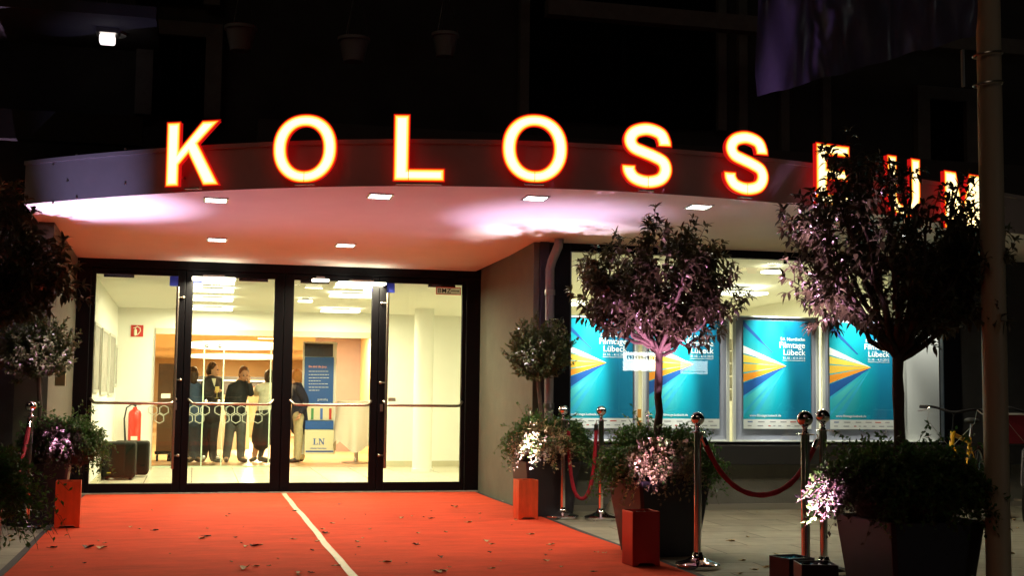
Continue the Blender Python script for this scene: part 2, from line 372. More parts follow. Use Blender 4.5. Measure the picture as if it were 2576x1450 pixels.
for i, (a, c) in enumerate(edges):
    L0, L1 = lims[i] + .003, lims[i + 1] - .003
    m_ = MB(); y0, y1 = YD - .035, YD + .03
    m_.box(L0, a, y0, y1, .008, zg1 + .07); m_.box(c, L1, y0, y1, .008, zg1 + .07)
    m_.box(a, c, y0, y1, .008, zg0); m_.box(a, c, y0, y1, zg1, zg1 + .07)
    d = m_.build('door', BLACKFR, bld, bevel=.005); d['label'] = dl[i]
    MB().box(a, c, YD - .006, YD + .004, zg0, zg1).build('glass', GLASS, d)
    zb_ = 1.055
    bb = MB(); bb.tube([(a - .015, YD - .03, zb_ + .05), (a + .03, YD - .1, zb_ + .003), (a + .07, YD - .115, zb_), (c - .07, YD - .115, zb_), (c - .03, YD - .1, zb_ + .003), (c + .015, YD - .03, zb_ + .05)], .016, 10)
    bb.build('push_bar', BAR, d, smooth=True)
    if i in (0, 3):
        hx = c + .0 if i == 0 else a + .0
        hb = MB(); hb.tube([(hx, YD - .14, .30), (hx, YD - .14, 2.42)], .017, 10)
        for z in (.45, 1.33, 2.3):
            hb.tube([(hx, YD - .14, z), (hx + (.06 if i == 0 else -.06), YD - .036, z)], .008, 8)
            hb.ball((hx + (.06 if i == 0 else -.06), YD - .05, z), .02, 10, 8)
        hb.build('pull_handle', BAR, d, smooth=True)
    lk = MB().box(L1 - .09 if i == 0 else L0 + .03, L1 - .055 if i == 0 else L0 + .065, YD - .05, YD - .034, .98, 1.07)
    if i in (0, 3): lk.build('lock', STEEL, d)
    cl = MB(); cl.box(a + .08, a + .42, YD + .02, YD + .07, zg1 - .03, zg1 + .0) if i in (0, 2) else cl.box(c - .42, c - .08, YD + .02, YD + .07, zg1 - .03, zg1)
    cl.build('door_closer', BLACKFR, d)
    # blue vinyl squares at the meeting stiles
    bs = MB(); e = c if i in (0, 2) else a; sg = -1 if i in (0, 2) else 1
    bs.box(min(e, e + sg * .10), max(e, e + sg * .10), YD - .009, YD - .007, zg1 - .12, zg1)
    bs.build('blue_sticker', mat('blue_vinyl', (.14, .18, .85), .4, trans=.8), d)
# BMZ sign
bq0 = P(1097, 722, YD - .012); bq1 = P(1159, 743, YD - .012)
bz = thing('direction_sign', 'small white sign with red border and arrow in top corner of right door', 'sign', (bq0.x, YD - .012, bq1.z))
bf = MB()
for q_ in ((bq0.x, bq1.x, bq1.z, bq1.z + .009), (bq0.x, bq1.x, bq0.z - .009, bq0.z), (bq0.x, bq0.x + .009, bq1.z + .009, bq0.z - .009), (bq1.x - .009, bq1.x, bq1.z + .009, bq0.z - .009)): bf.box(q_[0], q_[1], YD - .016, YD - .011, q_[2], q_[3])
bf.build('border', mat('sign_red', (.6, .02, .02), .5), bz)
MB().box(bq0.x + .0085, bq1.x - .0085, YD - .0145, YD - .012, bq1.z + .0085, bq0.z - .0085).build('panel', mat('sign_white', (.85, .8, .62),   .5, trans=.8), bz)
tb = MB(); text_mb(tb, 'BMZ', .080, face_M((bq0.x + .022, YD - .0185, bq1.z + .022)), bold=.0009, spacing=1.08)
xa = bq0.x + .185; zm = (bq0.z + bq1.z) / 2
tb.box(xa, bq1.x - .03, YD - .019, YD - .0185, zm - .004, zm + .004); tb.prism([(bq1.x - .04, YD - .019, zm + .013), (bq1.x - .04, YD - .019, zm - .013), (bq1.x - .018, YD - .019, zm)], (0, .0005, 0))
tb.build('lettering', mat('ink_black', (.004, .004, .004), .5), bz)
for nm_, (uu, vv), lb in (('plate', (417, 997), 'small white notice plate on the glass partition left of the second door'),):
    pass

# canopy -------------------------------------------------------------
fpx = [(40, 513), (98, 508), (345, 485), (629, 473), (774, 468), (1002, 464), (1207, 465.5), (1613, 480.6), (1788, 491.5), (2047, 517), (2200, 535), (2450, 570)]
fp = [S(u, v) for u, v in fpx]
def catmull(pts, k=8):
    out = []; pts = [Vector(p) for p in pts]
    for i in range(len(pts) - 1):
        p0 = pts[max(i - 1, 0)]; p1 = pts[i]; p2 = pts[i + 1]; p3 = pts[min(i + 2, len(pts) - 1)]
        for j in range(k):
            t = j / k
            out.append(.5 * ((2 * p1) + (p2 - p0) * t + (2 * p0 - 5 * p1 + 4 * p2 - p3) * t * t + (3 * p1 - p0 - 3 * p2 + p3) * t ** 3))
    return out + [pts[-1]]
# least squares quartic through the traced plan of the fascia
xs = [p.x for p in fp]; ys = [p.y for p in fp]; xm = 2.6
A = [[sum(((x - xm) / 4) ** (i + j) for x in xs) for j in range(5)] for i in range(5)]
B_ = [sum(y * ((x - xm) / 4) ** i for x, y in zip(xs, ys)) for i in range(5)]
for i in range(5):
    pv = max(range(i, 5), key=lambda r: abs(A[r][i])); A[i], A[pv] = A[pv], A[i]; B_[i], B_[pv] = B_[pv], B_[i]
    for r in range(i + 1, 5):
        q = A[r][i] / A[i][i]; A[r] = [a_ - q * c_ for a_, c_ in zip(A[r], A[i])]; B_[r] -= q * B_[i]
cf = [0] * 5
for i in range(4, -1, -1): cf[i] = (B_[i] - sum(A[i][j] * cf[j] for j in range(i + 1, 5))) / A[i][i]
def yfas(x):
    if x > 6.6: return yfas(6.6) + (x - 6.6) * (yfas(6.6) - yfas(6.5)) / .1
    return sum(c * ((x - xm) / 4) ** i for i, c in enumerate(cf))
XC0, XC1 = P(64, 450, 10.8).x - .13, 10.0
NXC = 90
SOFF = mat('soffit_paint', (.86, .84, .76), .8, vary=.03, scale=2.5, bump=.06, bscale=90)
FASC = mat('fascia_metal', (.42, .38, .38), .7, 0, vary=.08, scale=3, bump=.05, bscale=40)
sv = []; sf = []; cxs = [XC0 + (XC1 - XC0) * i / NXC for i in range(NXC + 1)]
YBK = YD + .05
for x in cxs:
    y0 = yfas(x)
    yb = YBK if x < XR + .03 else YW
    yb = max(yb, y0 + .05)
    for t in (0, 1): yy = y0 + (yb - y0) * t; sv.append((x, yy, zs(yy)))
for i in range(NXC): sf.append((2 * i, 2 * i + 1, 2 * i + 3, 2 * i + 2))
cnp = MB().add(sv, sf); canopy = cnp.build('canopy', SOFF, bld)
canopy['label'] = 'wide curved entrance canopy with pale soffit'
FH = .335
fv = []
def fnorm(x):
    d = (yfas(x + .01) - yfas(x - .01)) / .02; t = Vector((1, d, 0)).normalized(); return t, Vector((t.y, -t.x, 0))
fm = MB()
prof = [(0, -.015), (0.012, -.015), (.012, FH), (.03, FH), (.03, FH + .035), (-.25, FH + .035)]
for x in cxs:
    t, nn = fnorm(x); y0 = yfas(x)
    for o_, z_ in prof: fv.append(Vector((x, y0, zs(y0))) + nn * o_ + Vector((0, 0, z_)))
K = len(prof)
fm.add(fv, [(i * K + k, (i + 1) * K + k, (i + 1) * K + k + 1, i * K + k + 1) for i in range(NXC) for k in range(K - 1)])
fm.build('fascia', FASC, canopy)
# canopy roof slab and left end
rv = []; 
for x in cxs:
    y0 = yfas(x) + .02; rv += [(x, y0, zs(y0) + FH - .02), (x, YW + .05, zs(y0) + FH - .02)]
MB().add(rv, sf).build('canopy_roof', mat('roof_dark', (.05, .05, .05), .9), canopy)
y0 = yfas(XC0)
MB().add([(XC0, y0, zs(y0) - .015), (XC0, YW, zs(YW) - .015), (XC0, YW, zs(y0) + FH), (XC0, y0, zs(y0) + FH)], [(0, 1, 2, 3)]).build('end_panel', FASC, canopy)
# screws in the fascia
for u, v in ((134, 413), (134, 510), (193, 390), (193, 497), (315, 375), (315, 462), (170, 455)):
    d = ray(u, v); t_ = 9.0
    for _ in range(20):
        p = O + d * t_; t_ += (yfas(p.x) - p.y - .02) / d.y
    MB().ball(O + d * t_, .011, 8, 6).build('fixing_screw', STEEL, canopy)

# upper facade -------------------------------------------------------
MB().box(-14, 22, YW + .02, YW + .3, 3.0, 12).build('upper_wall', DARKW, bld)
UP = mat('upper_window_glass', (.005, .005, .006), .12)
FR2 = mat('upper_surround', (.12, .115, .105), .8, vary=.2, scale=6)
def upper_window(u0, v0, u1, v1, fw=.28):
    a = P(u0, v0, YW); c = P(u1, v1, YW); xa, xb, z0, z1 = a.x, c.x, c.z, a.z
    m_ = MB(); y0, y1 = YW - .08, YW + .018
    m_.box(xa - fw, xa, y0, y1, z0, z1 + fw * .9); m_.box(xb, xb + fw, y0, y1, z0, z1 + fw * .9); m_.box(xa, xb, y0, y1, z1, z1 + fw * .9)
    w_ = m_.build('window', FR2, bld)
    MB().box(xa, xb, YW - .01, YW + .015, z0, z1).build('pane', UP, w_)
    mm = MB(); xm_ = (xa + xb) / 2; mm.box(xm_ - .02, xm_ + .02, YW - .03, YW - .011, z0, z1)
    mm.build('mullion', BLACKFR, w_)
upper_window(388, 88, 512, 300, .16); upper_window(388, -150, 512, 15, .16)
upper_window(2330, 250, 2425, 480, .16)
upper_window(1330, -100, 1800, 330, .1)
for uu in (1865, 1970, 2075):
    a = P(uu, 300, YW); MB().box(a.x - .05, a.x + .05, YW - .06, YW + .018, 3.4, 7).build('pilaster', FR2, bld)
a = P(0, 272, YW - .9); c = P(400, 300, YW - .9)
MB().box(-9, P(360, 280, YW - .9).x, YW - .9, YW - .78, P(100, 352, YW - .9).z, P(100, 278, YW - .9).z).build('balcony_parapet', mat('parapet', (.014, .014, .012), .85, vary=.1), bld)
MB().box(P(650, 330, YW - .3).x, 14, YW - .3, YW + .018, P(1100, 345, YW - .3).z - .3, P(1100, 325, YW - .3).z).build('ledge', mat('ledge_dark', (.06, .055, .05), .8), bld)
a = P(1380, 5, YW - .6)
MB().box(a.x, 9.5, YW - .6, YW - .45, a.z - .12, a.z + .05).build('balcony_edge', FR2, bld)

# drainpipe -----------------------------------------------------------
dp = MB(); px_ = P(1381, 900, YW - .13).x; yp = YW - .14
dp.tube([(px_ + .05, yp - .16, zs(yp) - .0), (px_ + .045, yp - .15, zs(yp) - .07), (px_ + .01, yp - .03, zs(yp) - .22), (px_, yp, zs(yp) - .3), (px_, yp, .02)], .048, 16)
dpo = dp.build('drainpipe', mat('zinc_pipe', (.30, .29, .31), .45, .6, vary=.15, scale=9, stretch=(1, 1, .3)), smooth=True)
tag(dpo, 'grey zinc drainpipe running down the dark pier beside the display window', 'drainpipe')
for z in (2.28, 1.1, .45):
    pc = MB(); pc.lathe([(.05, -.03), (.055, -.028), (.055, .028), (.05, .03)], (px_, yp, z), 18)
    pc.build('pipe_collar', STEEL, dpo, smooth=True)

# ================================================================== SIGN LETTERS
EM_CORE = mat('letter_core_glow', (.9, .8, .5), .5, emit=(1.0, .80, .42), es=2.2)  # core, face and edge emission stepped to paint the light falloff
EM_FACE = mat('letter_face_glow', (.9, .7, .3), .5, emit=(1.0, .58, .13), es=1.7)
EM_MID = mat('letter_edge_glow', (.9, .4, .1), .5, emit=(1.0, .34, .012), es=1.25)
EM_HALO = mat('letter_halo_glow', (.7, .03, .01), .5, emit=(1.0, .012, .006), es=.62)  # glowing ring added past the letter outline to imitate a red halo
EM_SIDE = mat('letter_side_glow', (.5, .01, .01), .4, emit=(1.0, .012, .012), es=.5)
def stroke(pts, wd, k=8):
    c = catmull([Vector((x, y, 0)) for x, y in pts], k); l = []; r = []
    for i, p in enumerate(c):
        t = (c[min(i + 1, len(c) - 1)] - c[max(i - 1, 0)]).normalized(); nn = Vector((-t.y, t.x, 0)) * wd / 2
        if i == 0 or i == len(c) - 1: nn = Vector((math.copysign(wd / 2, nn.x), 0, 0))
        l.append((p.x + nn.x, p.y + nn.y)); r.append((p.x - nn.x, p.y - nn.y))
    return l + r[::-1]
def ell(cx, cy, rx, ry, n_=56, pw=2.15):
    o_ = []
    for k in range(n_):
        a = 2 * math.pi * k / n_; c_, s_ = math.cos(a), math.sin(a)
        o_.append((cx + rx * math.copysign(abs(c_) ** (2 / pw), c_), cy + ry * math.copysign(abs(s_) ** (2 / pw), s_)))
    return o_
W_ = .205
LET = {
 'K': ([[(0, 0), (W_, 0), (W_, .33), (.35, .50), (.60, 0), (.845, 0), (.50, .655), (.82, 1), (.565, 1), (W_, .575), (W_, 1), (0, 1)]], .84),
 'O': ([ell(.46, .5, .46, .52), ell(.46, .5, .27, .345)[::-1]], .92),
 'L': ([[(0, 0), (.70, 0), (.70, .175), (W_, .175), (W_, 1), (0, 1)]], .70),
 'S': ([stroke([(.645, .66), (.635, .74), (.57, .855), (.38, .912), (.19, .86), (.118, .735), (.17, .615), (.32, .55), (.47, .495), (.62, .41), (.655, .27), (.575, .14), (.38, .088), (.19, .135), (.105, .24), (.095, .335)], .20)], .75),
 'E': ([[(0, 0), (.66, 0), (.66, .175), (W_, .175), (W_, .42), (.61, .42), (.61, .59), (W_, .59), (W_, .825), (.65, .825), (.65, 1), (0, 1)]], .66),
 'M': ([[(0, 0), (.19, 0), (.19, .68), (.37, 0), (.53, 0), (.71, .68), (.71, 0), (.90, 0), (.90, 1), (.62, 1), (.45, .36), (.28, 1), (0, 1)]], .90),
}
uo = [(0, 1), (0, .34)] + [(.37 + .37 * math.cos(math.pi + a_), .36 + .38 * math.sin(math.pi + a_)) for a_ in [math.pi * k / 16 for k in range(1, 16)]] + [(.74, .34), (.74, 1), (.54, 1), (.54, .36)]
uo += [(.37 + .17 * math.cos(-a_), .35 - .185 * math.sin(a_)) for a_ in [math.pi * k / 12 for k in range(1, 12)]] + [(.20, .36), (.20, 1)]
LET['U'] = ([uo], .74)
def curve_mesh(loops, sc, M, offset, ext, z0, res_mb):
    c = bpy.data.curves.new('c', 'CURVE'); c.dimensions = '2D'; c.fill_mode = 'BOTH' if ext else 'FRONT'; c.extrude = ext; c.offset = offset
    for lp in loops:
        s_ = c.splines.new('POLY'); s_.points.add(len(lp) - 1); s_.use_cyclic_u = True
        for i, (x, y) in enumerate(lp): s_.points[i].co = (x * sc, y * sc, 0, 1)
    o = bpy.data.objects.new('c', c); col.objects.link(o)
    dg = bpy.context.evaluated_depsgraph_get(); me = bpy.data.meshes.new_from_object(o.evaluated_get(dg))
    res_mb.add([M @ (v.co + Vector((0, 0, z0))) for v in me.vertices], [tuple(p.vertices) for p in me.polygons])
    bpy.data.objects.remove(o); bpy.data.curves.remove(c); bpy.data.meshes.remove(me)
letters = [('K', 486, 468, 'glowing letter K, first of the row above the entrance'),
 ('O', 767, 457, 'glowing letter O standing between the K and the L'),
 ('L', 1054, 456, 'glowing letter L above the entrance doors'),
 ('O', 1344, 457, 'glowing letter O standing between the L and the first S'),
 ('S', 1625, 473, 'glowing letter S right after the second O'),
 ('S', 1874, 490, 'glowing letter S just before the letter E'),
 ('E', 2092, 517, 'glowing letter E with its foot hidden by the right tree'),
 ('U', 2270, 543, 'glowing letter U mostly hidden behind dark foliage'),
 ('M', 2418, 578, 'glowing letter M at the row end beside the flagpole')]
LH = .535; LXS = 1.08
for ch, u, v, lb in letters:
    d = ray(u, v); t_ = 9.0
    for _ in range(25):
        p = O + d * t_; t_ += (yfas(p.x) - .10 - p.y) / d.y
    p = O + d * t_; t, nn = fnorm(p.x)
    loops, wd = LET[ch]; loops = [[(x * LXS, y) for x, y in lp] for lp in loops]; wd *= LH * LXS
    q = p - t * (wd / 2); M = Matrix((t, Vector((0, 0, 1)), nn)).transposed().to_4x4(); M.translation = q
    root = thing('sign_letter', lb, 'sign letter', p, 'glowing letters above the entrance')
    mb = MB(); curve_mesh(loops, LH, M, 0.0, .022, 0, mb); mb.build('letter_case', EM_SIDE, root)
    mb = MB(); curve_mesh(loops, LH, M, +.009, 0, .0232, mb); mb.build('rim', EM_HALO, root)  # halo ring, wider than the letter itself
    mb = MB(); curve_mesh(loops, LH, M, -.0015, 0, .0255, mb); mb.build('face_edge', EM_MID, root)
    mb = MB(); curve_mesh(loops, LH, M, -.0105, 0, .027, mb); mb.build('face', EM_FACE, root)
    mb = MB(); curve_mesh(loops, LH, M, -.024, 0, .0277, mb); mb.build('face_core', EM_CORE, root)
    for fx in (.25, .75):
        br_ = MB(); c0 = M @ Vector((wd * fx, .08, -.03)); br_.tube([c0, c0 - nn * .06], .012, 8)
        br_.build('bracket', STEEL, root)
    if ch in 'OSL':
        sm = MB()
        if ch == 'O': sx, sz0, sz1 = wd * .5, -.01, .075
        elif ch == 'S': sx, sz0, sz1 = wd * .52, 0.0, .092
        else: sx, sz0, sz1 = .205 * LH * LXS, 0.0, .093
        sm.add([M @ Vector(c_) for c_ in ((sx - .0028, sz0, .0292), (sx + .0028, sz0, .0292), (sx + .0028, sz1, .0292), (sx - .0028, sz1, .0292))], [(0, 1, 2, 3)])
        sm.build('seam', mat('letter_seam', (.3, .05, .01), .5, emit=(1, .2, .01), es=.6), root)
    lg = MB(); lw = wd * (.9 if ch in 'L' else .3); cx_ = wd * .5
    lg.prism([M @ Vector((cx_ - lw / 2, -.028, -.02)), M @ Vector((cx_ + lw / 2, -.028, -.02)), M @ Vector((cx_ + lw / 2, -.028, .03)), M @ Vector((cx_ - lw / 2, -.028, .03))], (0, 0, .012))
    lg.build('drip_tray', mat('tray_beige', (.4, .36, .3), .5), root)

# ================================================================== CANOPY DOWNLIGHTS
WL = mat('downlight_glow', (1, 1, 1), .5, emit=(1, .97, .9), es=12)
dls = [(543, 502, 'near row above the letter K end'), (956, 492, 'near row left of the letter L foot'), (1347, 497, 'near row right below the second O'), (1758, 519, 'near row just above the round tree'),
       (2057, 548, 'near row half hidden by the right tree top'), (2279, 591, 'near row deep inside the right tree crown'), (546, 602, 'back row over the left doors'), (869, 616, 'back row over the right doors')]
for u, v, wh in dls:
    c = S(u, v); z = c.z
    root = thing('downlight', 'square white recessed downlight, ' + wh, 'ceiling light', c, 'recessed downlights in the canopy')
    sM = Matrix.Translation((c.x, c.y, z)) @ Matrix.Rotation(math.atan(SB), 4, 'X')
    f = MB(); h = .105
    for a in ((-h, h, -h, -h + .018), (-h, h, h - .018, h), (-h, -h + .018, -h + .018, h - .018), (h - .018, h, -h + .018, h - .018)):
        f.box(a[0], a[1], a[2], a[3], -.012, -.002, sM)
    f.build('trim', STEEL, root)
    MB().box(-h + .018, h - .018, -h + .018, h - .018, -.010, -.004, sM).build('lens', WL, root)
    lamp('lamp', 'AREA', (c.x, c.y, z - .02), 21 if v > 595 else 15.5, (1, .88, .62), root, size=.16, spread=R_(150))
# balcony lamp high on the left
c = P(270, 98, 12.2)
bl = thing('balcony_lamp', 'small bright lamp glowing under the dark balcony high on the left', 'lamp', c)
MB().box(c.x - .10, c.x + .10, 12.12, 12.30, c.z + .045, c.z + .09).build('housing', STEEL, bl)
MB().box(c.x - .07, c.x + .07, 12.15, 12.27, c.z - .045, c.z + .044).build('lens', mat('lamp_glow', (1, 1, 1), emit=(1, .9, .85), es=2), bl, bevel=.02)
# dark balcony slab that carries the lamp
MB().box(c.x - 1.6, c.x + .45, 11.7, YW + .018, c.z + .092, c.z + .2).build('balcony_slab', DARKW, bld)
# hanging flower pots on the upper facade
HP = mat('pot_grey_plastic', (.24, .25, .24), .6)
for u, v, r, lb in ((290, 52, .17, 'grey hanging flower pot above the small balcony lamp'), (606, 92, .16, 'grey hanging flower pot high above the first letter O'), (890, 120, .16, 'grey hanging flower pot high above the letter L'), (1120, 108, .14, 'grey hanging flower pot high between L and second O')):
    c = P(u, v, 12.3); root = thing('hanging_pot', lb, 'flower pot', c - Vector((0, 0, .14)), 'hanging pots on the dark facade')
    MB().lathe([(r * .62, 0), (r * .9, .2), (r, .205), (r, .235), (r * .92, .235), (r * .85, .2)], (c.x, 12.3, c.z - .14), 20).build('pot', HP, root, smooth=True)
    wq = MB()
    for k in range(3):
        a = k * 2.1; wq.tube([(c.x + r * .95 * math.cos(a), 12.3 + r * .95 * math.sin(a), c.z + .09), (c.x, 12.3, c.z + .6)], .004, 5)
    wq.tube([(c.x, 12.3, c.z + .6), (c.x, 12.3, c.z + 1.6)], .004, 5)
    wq.build('hanger', STEEL, root)

# ================================================================== LOBBY LAMPS
LG = mat('ceiling_panel_glow', (1, 1, 1), emit=(1, .96, .72), es=5)
def ceil_panel(u, v, wx, wy, lb, power, z=ZC, drop=.06, col_=(1, .93, .60), group='flat ceiling panels in the lobby'):
    c = Z(u, v, z - drop)
    for _ in range(12): z = zcy(c.y) if c.y > YD else zcy(YD) + (ZD - zcy(YD)) * (YD - c.y) / (YD - YW); c = Z(u, v, z - drop)
    root = thing('ceiling_light', lb, 'ceiling light', c + Vector((0, 0, drop)), group)
    MB().box(c.x - wx / 2, c.x + wx / 2, c.y - wy / 2, c.y + wy / 2, c.z, c.z + .03).build('diffuser', LG, root, bevel=.01)
    MB().box(c.x - wx / 4, c.x + wx / 4, c.y - wy / 4, c.y + wy / 4, c.z + .031, c.z + drop - .001).build('mount', STEEL, root)
    lamp('lamp', 'AREA', (c.x, c.y, c.z - .01), power * 2.0, col_, root, size=wx, sizey=wy)
wds = ['nearest of the left lobby row', 'second from the doors in the left lobby row', 'third from the doors in the left lobby row', 'farthest of the left lobby row']
for (u, v, k) in ((538, 706, 0), (535, 735, 1), (534, 757, 2), (535, 781, 3)):
    ceil_panel(u, v, .5 + .03 * k, .28, 'glowing flat ceiling panel, ' + wds[k], 30)
wds = ['nearest of the right lobby row', 'second from the doors in the right lobby row', 'farthest of the right lobby row']
for (u, v, k) in ((908, 718, 0), (885, 748, 1), (856, 786, 2)):
    ceil_panel(u, v, .58, .30, 'glowing flat ceiling panel, ' + wds[k], 30)
ceil_panel(768, 761, .20, .12, 'small round-cornered ceiling spot between both lobby rows', 6)
ceil_panel(806, 709, .20, .12, 'small ceiling spot near the top of the third door', 6)
dz = 'flat ceiling panels in the display room'
ceil_panel(1862, 742, .62, .35, 'bright ceiling panel right of the round tree crown', 34, group=dz)
ceil_panel(1700, 765, .55, .3, 'ceiling panel mostly hidden by the round tree crown', 30, group=dz)
ceil_panel(1425, 768, .5, .3, 'ceiling panel at the left edge of the display window', 26, group=dz)
ceil_panel(1942, 688, .22, .16, 'small ceiling panel between the two tree crowns', 8, group=dz)
# foyer discs
for k, (u, v, wx, hy) in enumerate(((590, 872, 2.8, 7.0), (600, 899, 3.6, 8.0), (605, 920, 4.6, 9.0))):
    c = Z(u, v, 2.3)
    root = thing('disc_light', ['nearest', 'middle', 'farthest'][k] + ' glowing oval ceiling disc in the amber foyer', 'ceiling light', c, 'oval ceiling discs in the foyer')
    vs_ = [(c.x + wx / 2 * math.cos(a), c.y + hy / 2 * math.sin(a), 2.30) for a in [2 * math.pi * i / 40 for i in range(40)]]
    MB().prism(vs_, (0, 0, .018)).build('disc', mat('disc_glow', (1, 1, 1), emit=(1, .85, .55), es=4), root)
for (x, y, pw) in ((0.5, 23.6, 55), (2.8, 23.8, 45), (1.5, 28, 110), (1.5, 34, 140), (1.5, 42, 140), (-2.5, 25, 60)):
    root = thing('foyer_light', 'warm recessed ceiling light in the foyer %s' % ('behind the glass partition' if y < 26 else 'farther back over the bar'), 'ceiling light', (x, y, 2.32), 'recessed lights in the foyer')
    MB().box(x - .2, x + .2, y - .1, y + .1, 2.305, 2.318).build('lens', mat('warm_glow', (1, 1, 1), emit=(1, .8, .45), es=5), root)
    lamp('lamp', 'AREA', (x, y, 2.29), pw * 4.2, (1, .76, .42), root, size=.4, sizey=.4)

exec_next = True
# ================================================================== LOBBY CONTENTS
# picture frames on the left wall
PF = mat('frame_silver', (.5, .5, .45), .4); PA = mat('picture_grey', (.26, .25, .22), .6, vary=.25, scale=7)
def wallp(u, v, x=-1.178):
    d = ray(u, v); return O + d * (x / d.x)
pnames = ['nearest tall framed picture on the left lobby wall', 'second tall framed picture from the doors on the left lobby wall', 'third tall framed picture from the doors on the left lobby wall', 'farthest pale framed picture on the left lobby wall']
for k, (ua, va, ub, vb) in enumerate(((236, 810, 250, 988), (256, 825, 270, 993), (275, 838, 287, 995), (289, 868, 297, 972))):
    a = wallp(ua, va); c = wallp(ub, vb); y0, y1, z0, z1 = a.y, c.y, c.z, a.z
    if k == 3: y0, y1 = min(y0, y1), max(y0, y1)
    y1 = y0 + (y1 - y0) * .74
    r_ = thing('picture_frame', pnames[k], 'picture', (-1.178, (y0 + y1) / 2, z0), 'framed pictures on the left lobby wall')
    m_ = MB(); fw = .035
    m_.box(-1.178, -1.155, y0, y1, z0, z0 + fw); m_.box(-1.178, -1.155, y0, y1, z1 - fw, z1); m_.box(-1.178, -1.155, y0, y0 + fw, z0 + fw, z1 - fw); m_.box(-1.178, -1.155, y1 - fw, y1, z0 + fw, z1 - fw)
    m_.build('frame', PF, r_); MB().box(-1.177, -1.165, y0 + fw, y1 - fw, z0 + fw, z1 - fw).build('print', PA, r_)
# column
c = Z(1061, 1189)
cl = tag(MB().lathe([(.16, 0), (.16, .05), (.148, .055), (.148, zcy(c.y) - .004)], (c.x, c.y, 0.007), 40).build('column', WHITEW, smooth=True), 'round white column standing behind the right glass door', 'column')
# ottoman: two dark upholstered blocks
SEATM = mat('dark_leatherette', (.007, .0065, .004), .8, spec=.12, vary=.1, bump=.1, bscale=40)
a = Z(254, 1211); bq = Z(335, 1210)
hh = P(290, 1115, a.y).z
ot = tag(MB().box(a.x, bq.x + .02, a.y, a.y + .50, .035, hh).build('seat_block', SEATM, bevel=.035), 'dark upholstered cube seat beside the left door', 'stool', 'dark upholstered cube seats')
ft = MB()
for x in (a.x + .06, bq.x - .04):
    for y in (a.y + .06, a.y + .44): ft.box(x - .02, x + .02, y - .02, y + .02, .007, .036)
ft.build('feet', BLACKFR, ot)
MB().box(a.x + .07, a.x + .12, a.y - .004, a.y + .002, .10, .112).build('maker_tag', mat('tag_yellow', (.6, .5, .05), .5), ot)
ot2 = tag(MB().box(bq.x - .30, bq.x + .17, a.y + .56, a.y + 1.05, .035, hh - .01).build('seat_block', SEATM, bevel=.035), 'second dark cube seat standing behind the first one', 'stool', 'dark upholstered cube seats')
# fire extinguisher
c = P(337, 1110, 20.2); zt_ = P(337, 1030, 20.2).z; zb2 = P(337, 1118, 20.2).z
fx = thing('fire_extinguisher', 'red fire extinguisher with black hose against the white lobby wall', 'fire extinguisher', (c.x, 20.2, zb2))
h = zt_ - zb2
MB().lathe([(.085, 0), (.095, .012), (.095, h - .07), (.08, h - .03), (.035, h), (.03, h + .03)], (c.x, 20.2, zb2), 24).build('cylinder', mat('extinguisher_red', (.65, .03, .015), .3, coat=.3), fx, smooth=True)
MB().tube([(c.x + .02, 20.17, zb2 + h + .05), (c.x - .05, 20.15, zb2 + h + .07), (c.x - .12, 20.14, zb2 + h + .02), (c.x - .15, 20.14, zb2 + h - .15), (c.x - .13, 20.14, zb2 + .12), (c.x - .12, 20.14, zb2 + .03)], [.012] * 4 + [.016, .02], 8).build('hose', mat('black_rubber', (.02, .02, .02), .5), fx, smooth=True)
hd = MB().tube([(c.x, 20.2, zb2 + h + .02), (c.x, 20.2, zb2 + h + .07)], .022, 10); hd.box(c.x - .03, c.x + .09, 20.18, 20.22, zb2 + h + .06, zb2 + h + .075)
hd.build('valve', STEEL, fx)
MB().box(c.x - .045, c.x + .05, 20.098, 20.106, zb2 + .06, zb2 + .12).build('paper_label', mat('label_white', (.75, .72, .6), .6), fx)
# extinguisher sign
a = P(330, 818, YB - .01); c = P(360, 848, YB - .01)
sg = thing('fire_sign', 'red square fire extinguisher pictogram sign on the white lobby wall', 'sign', (a.x, YB - .01, c.z))
MB().box(a.x, c.x, YB - .012, YB - .003, c.z, a.z).build('panel', mat('fire_red', (.42, .02, .015), .5), sg)
W = c.x - a.x; m_ = MB()
def q2(x, z): return (a.x + x * W, YB - .015, c.z + z * W)
m_.tube([q2(.36, .12), q2(.36, .6)], .022, 8); m_.tube([q2(.30, .12), q2(.42, .12)], .012, 6)
m_.tube([q2(.36, .6), q2(.36, .75), q2(.5, .85), q2(.72, .75), q2(.78, .5), q2(.62, .25), q2(.5, .15)], .008, 6); m_.tube([q2(.2, .72), q2(.4, .78), q2(.52, .9)], .008, 6)
m_.build('pictogram', mat('picto_white', (.8, .75, .6), .5), sg)

# glass partition at the opening
gp = thing('glass_partition', 'frameless glass partition with frosted hexagon band in the lobby opening', 'partition', ((xo0 + xo1) / 2, YB + .06, 0))
def cx3(x, y): return ((700 + x / 2.543) * .6453, (1280 + y / 2.543) * .6453)
def C3(x, y, yy): u, v = cx3(x, y); return P(u, v, yy)
yg = YB - .03
xr_ = C3(905, 800, yg).x
MB().box(xo0 + .01, xr_, yg - .004, yg + .004, .03, zo - .01).build('pane', GLASS, gp)
ed = MB()
for x in (235, 430, 898):
    p = C3(x, 600, yg); p2 = C3(x, 140 if x < 800 else 180, yg); ed.box(p.x - .010, p.x + .010, yg - .012, yg - .006, .03, p2.z)
ed.box(xo0 + .01, xr_, yg - .011, yg + .012, .007, .03)
ed.build('pane_edge', mat('green_glass_edge', (.45, .55, .4), .2), gp)
kb = MB()
for (x, y) in ((272, 178), (402, 182), (262, 728), (390, 728), (238, 1282), (380, 1282)):
    p = C3(x, y, yg - .02); kb.ball(p, .03, 10, 8)
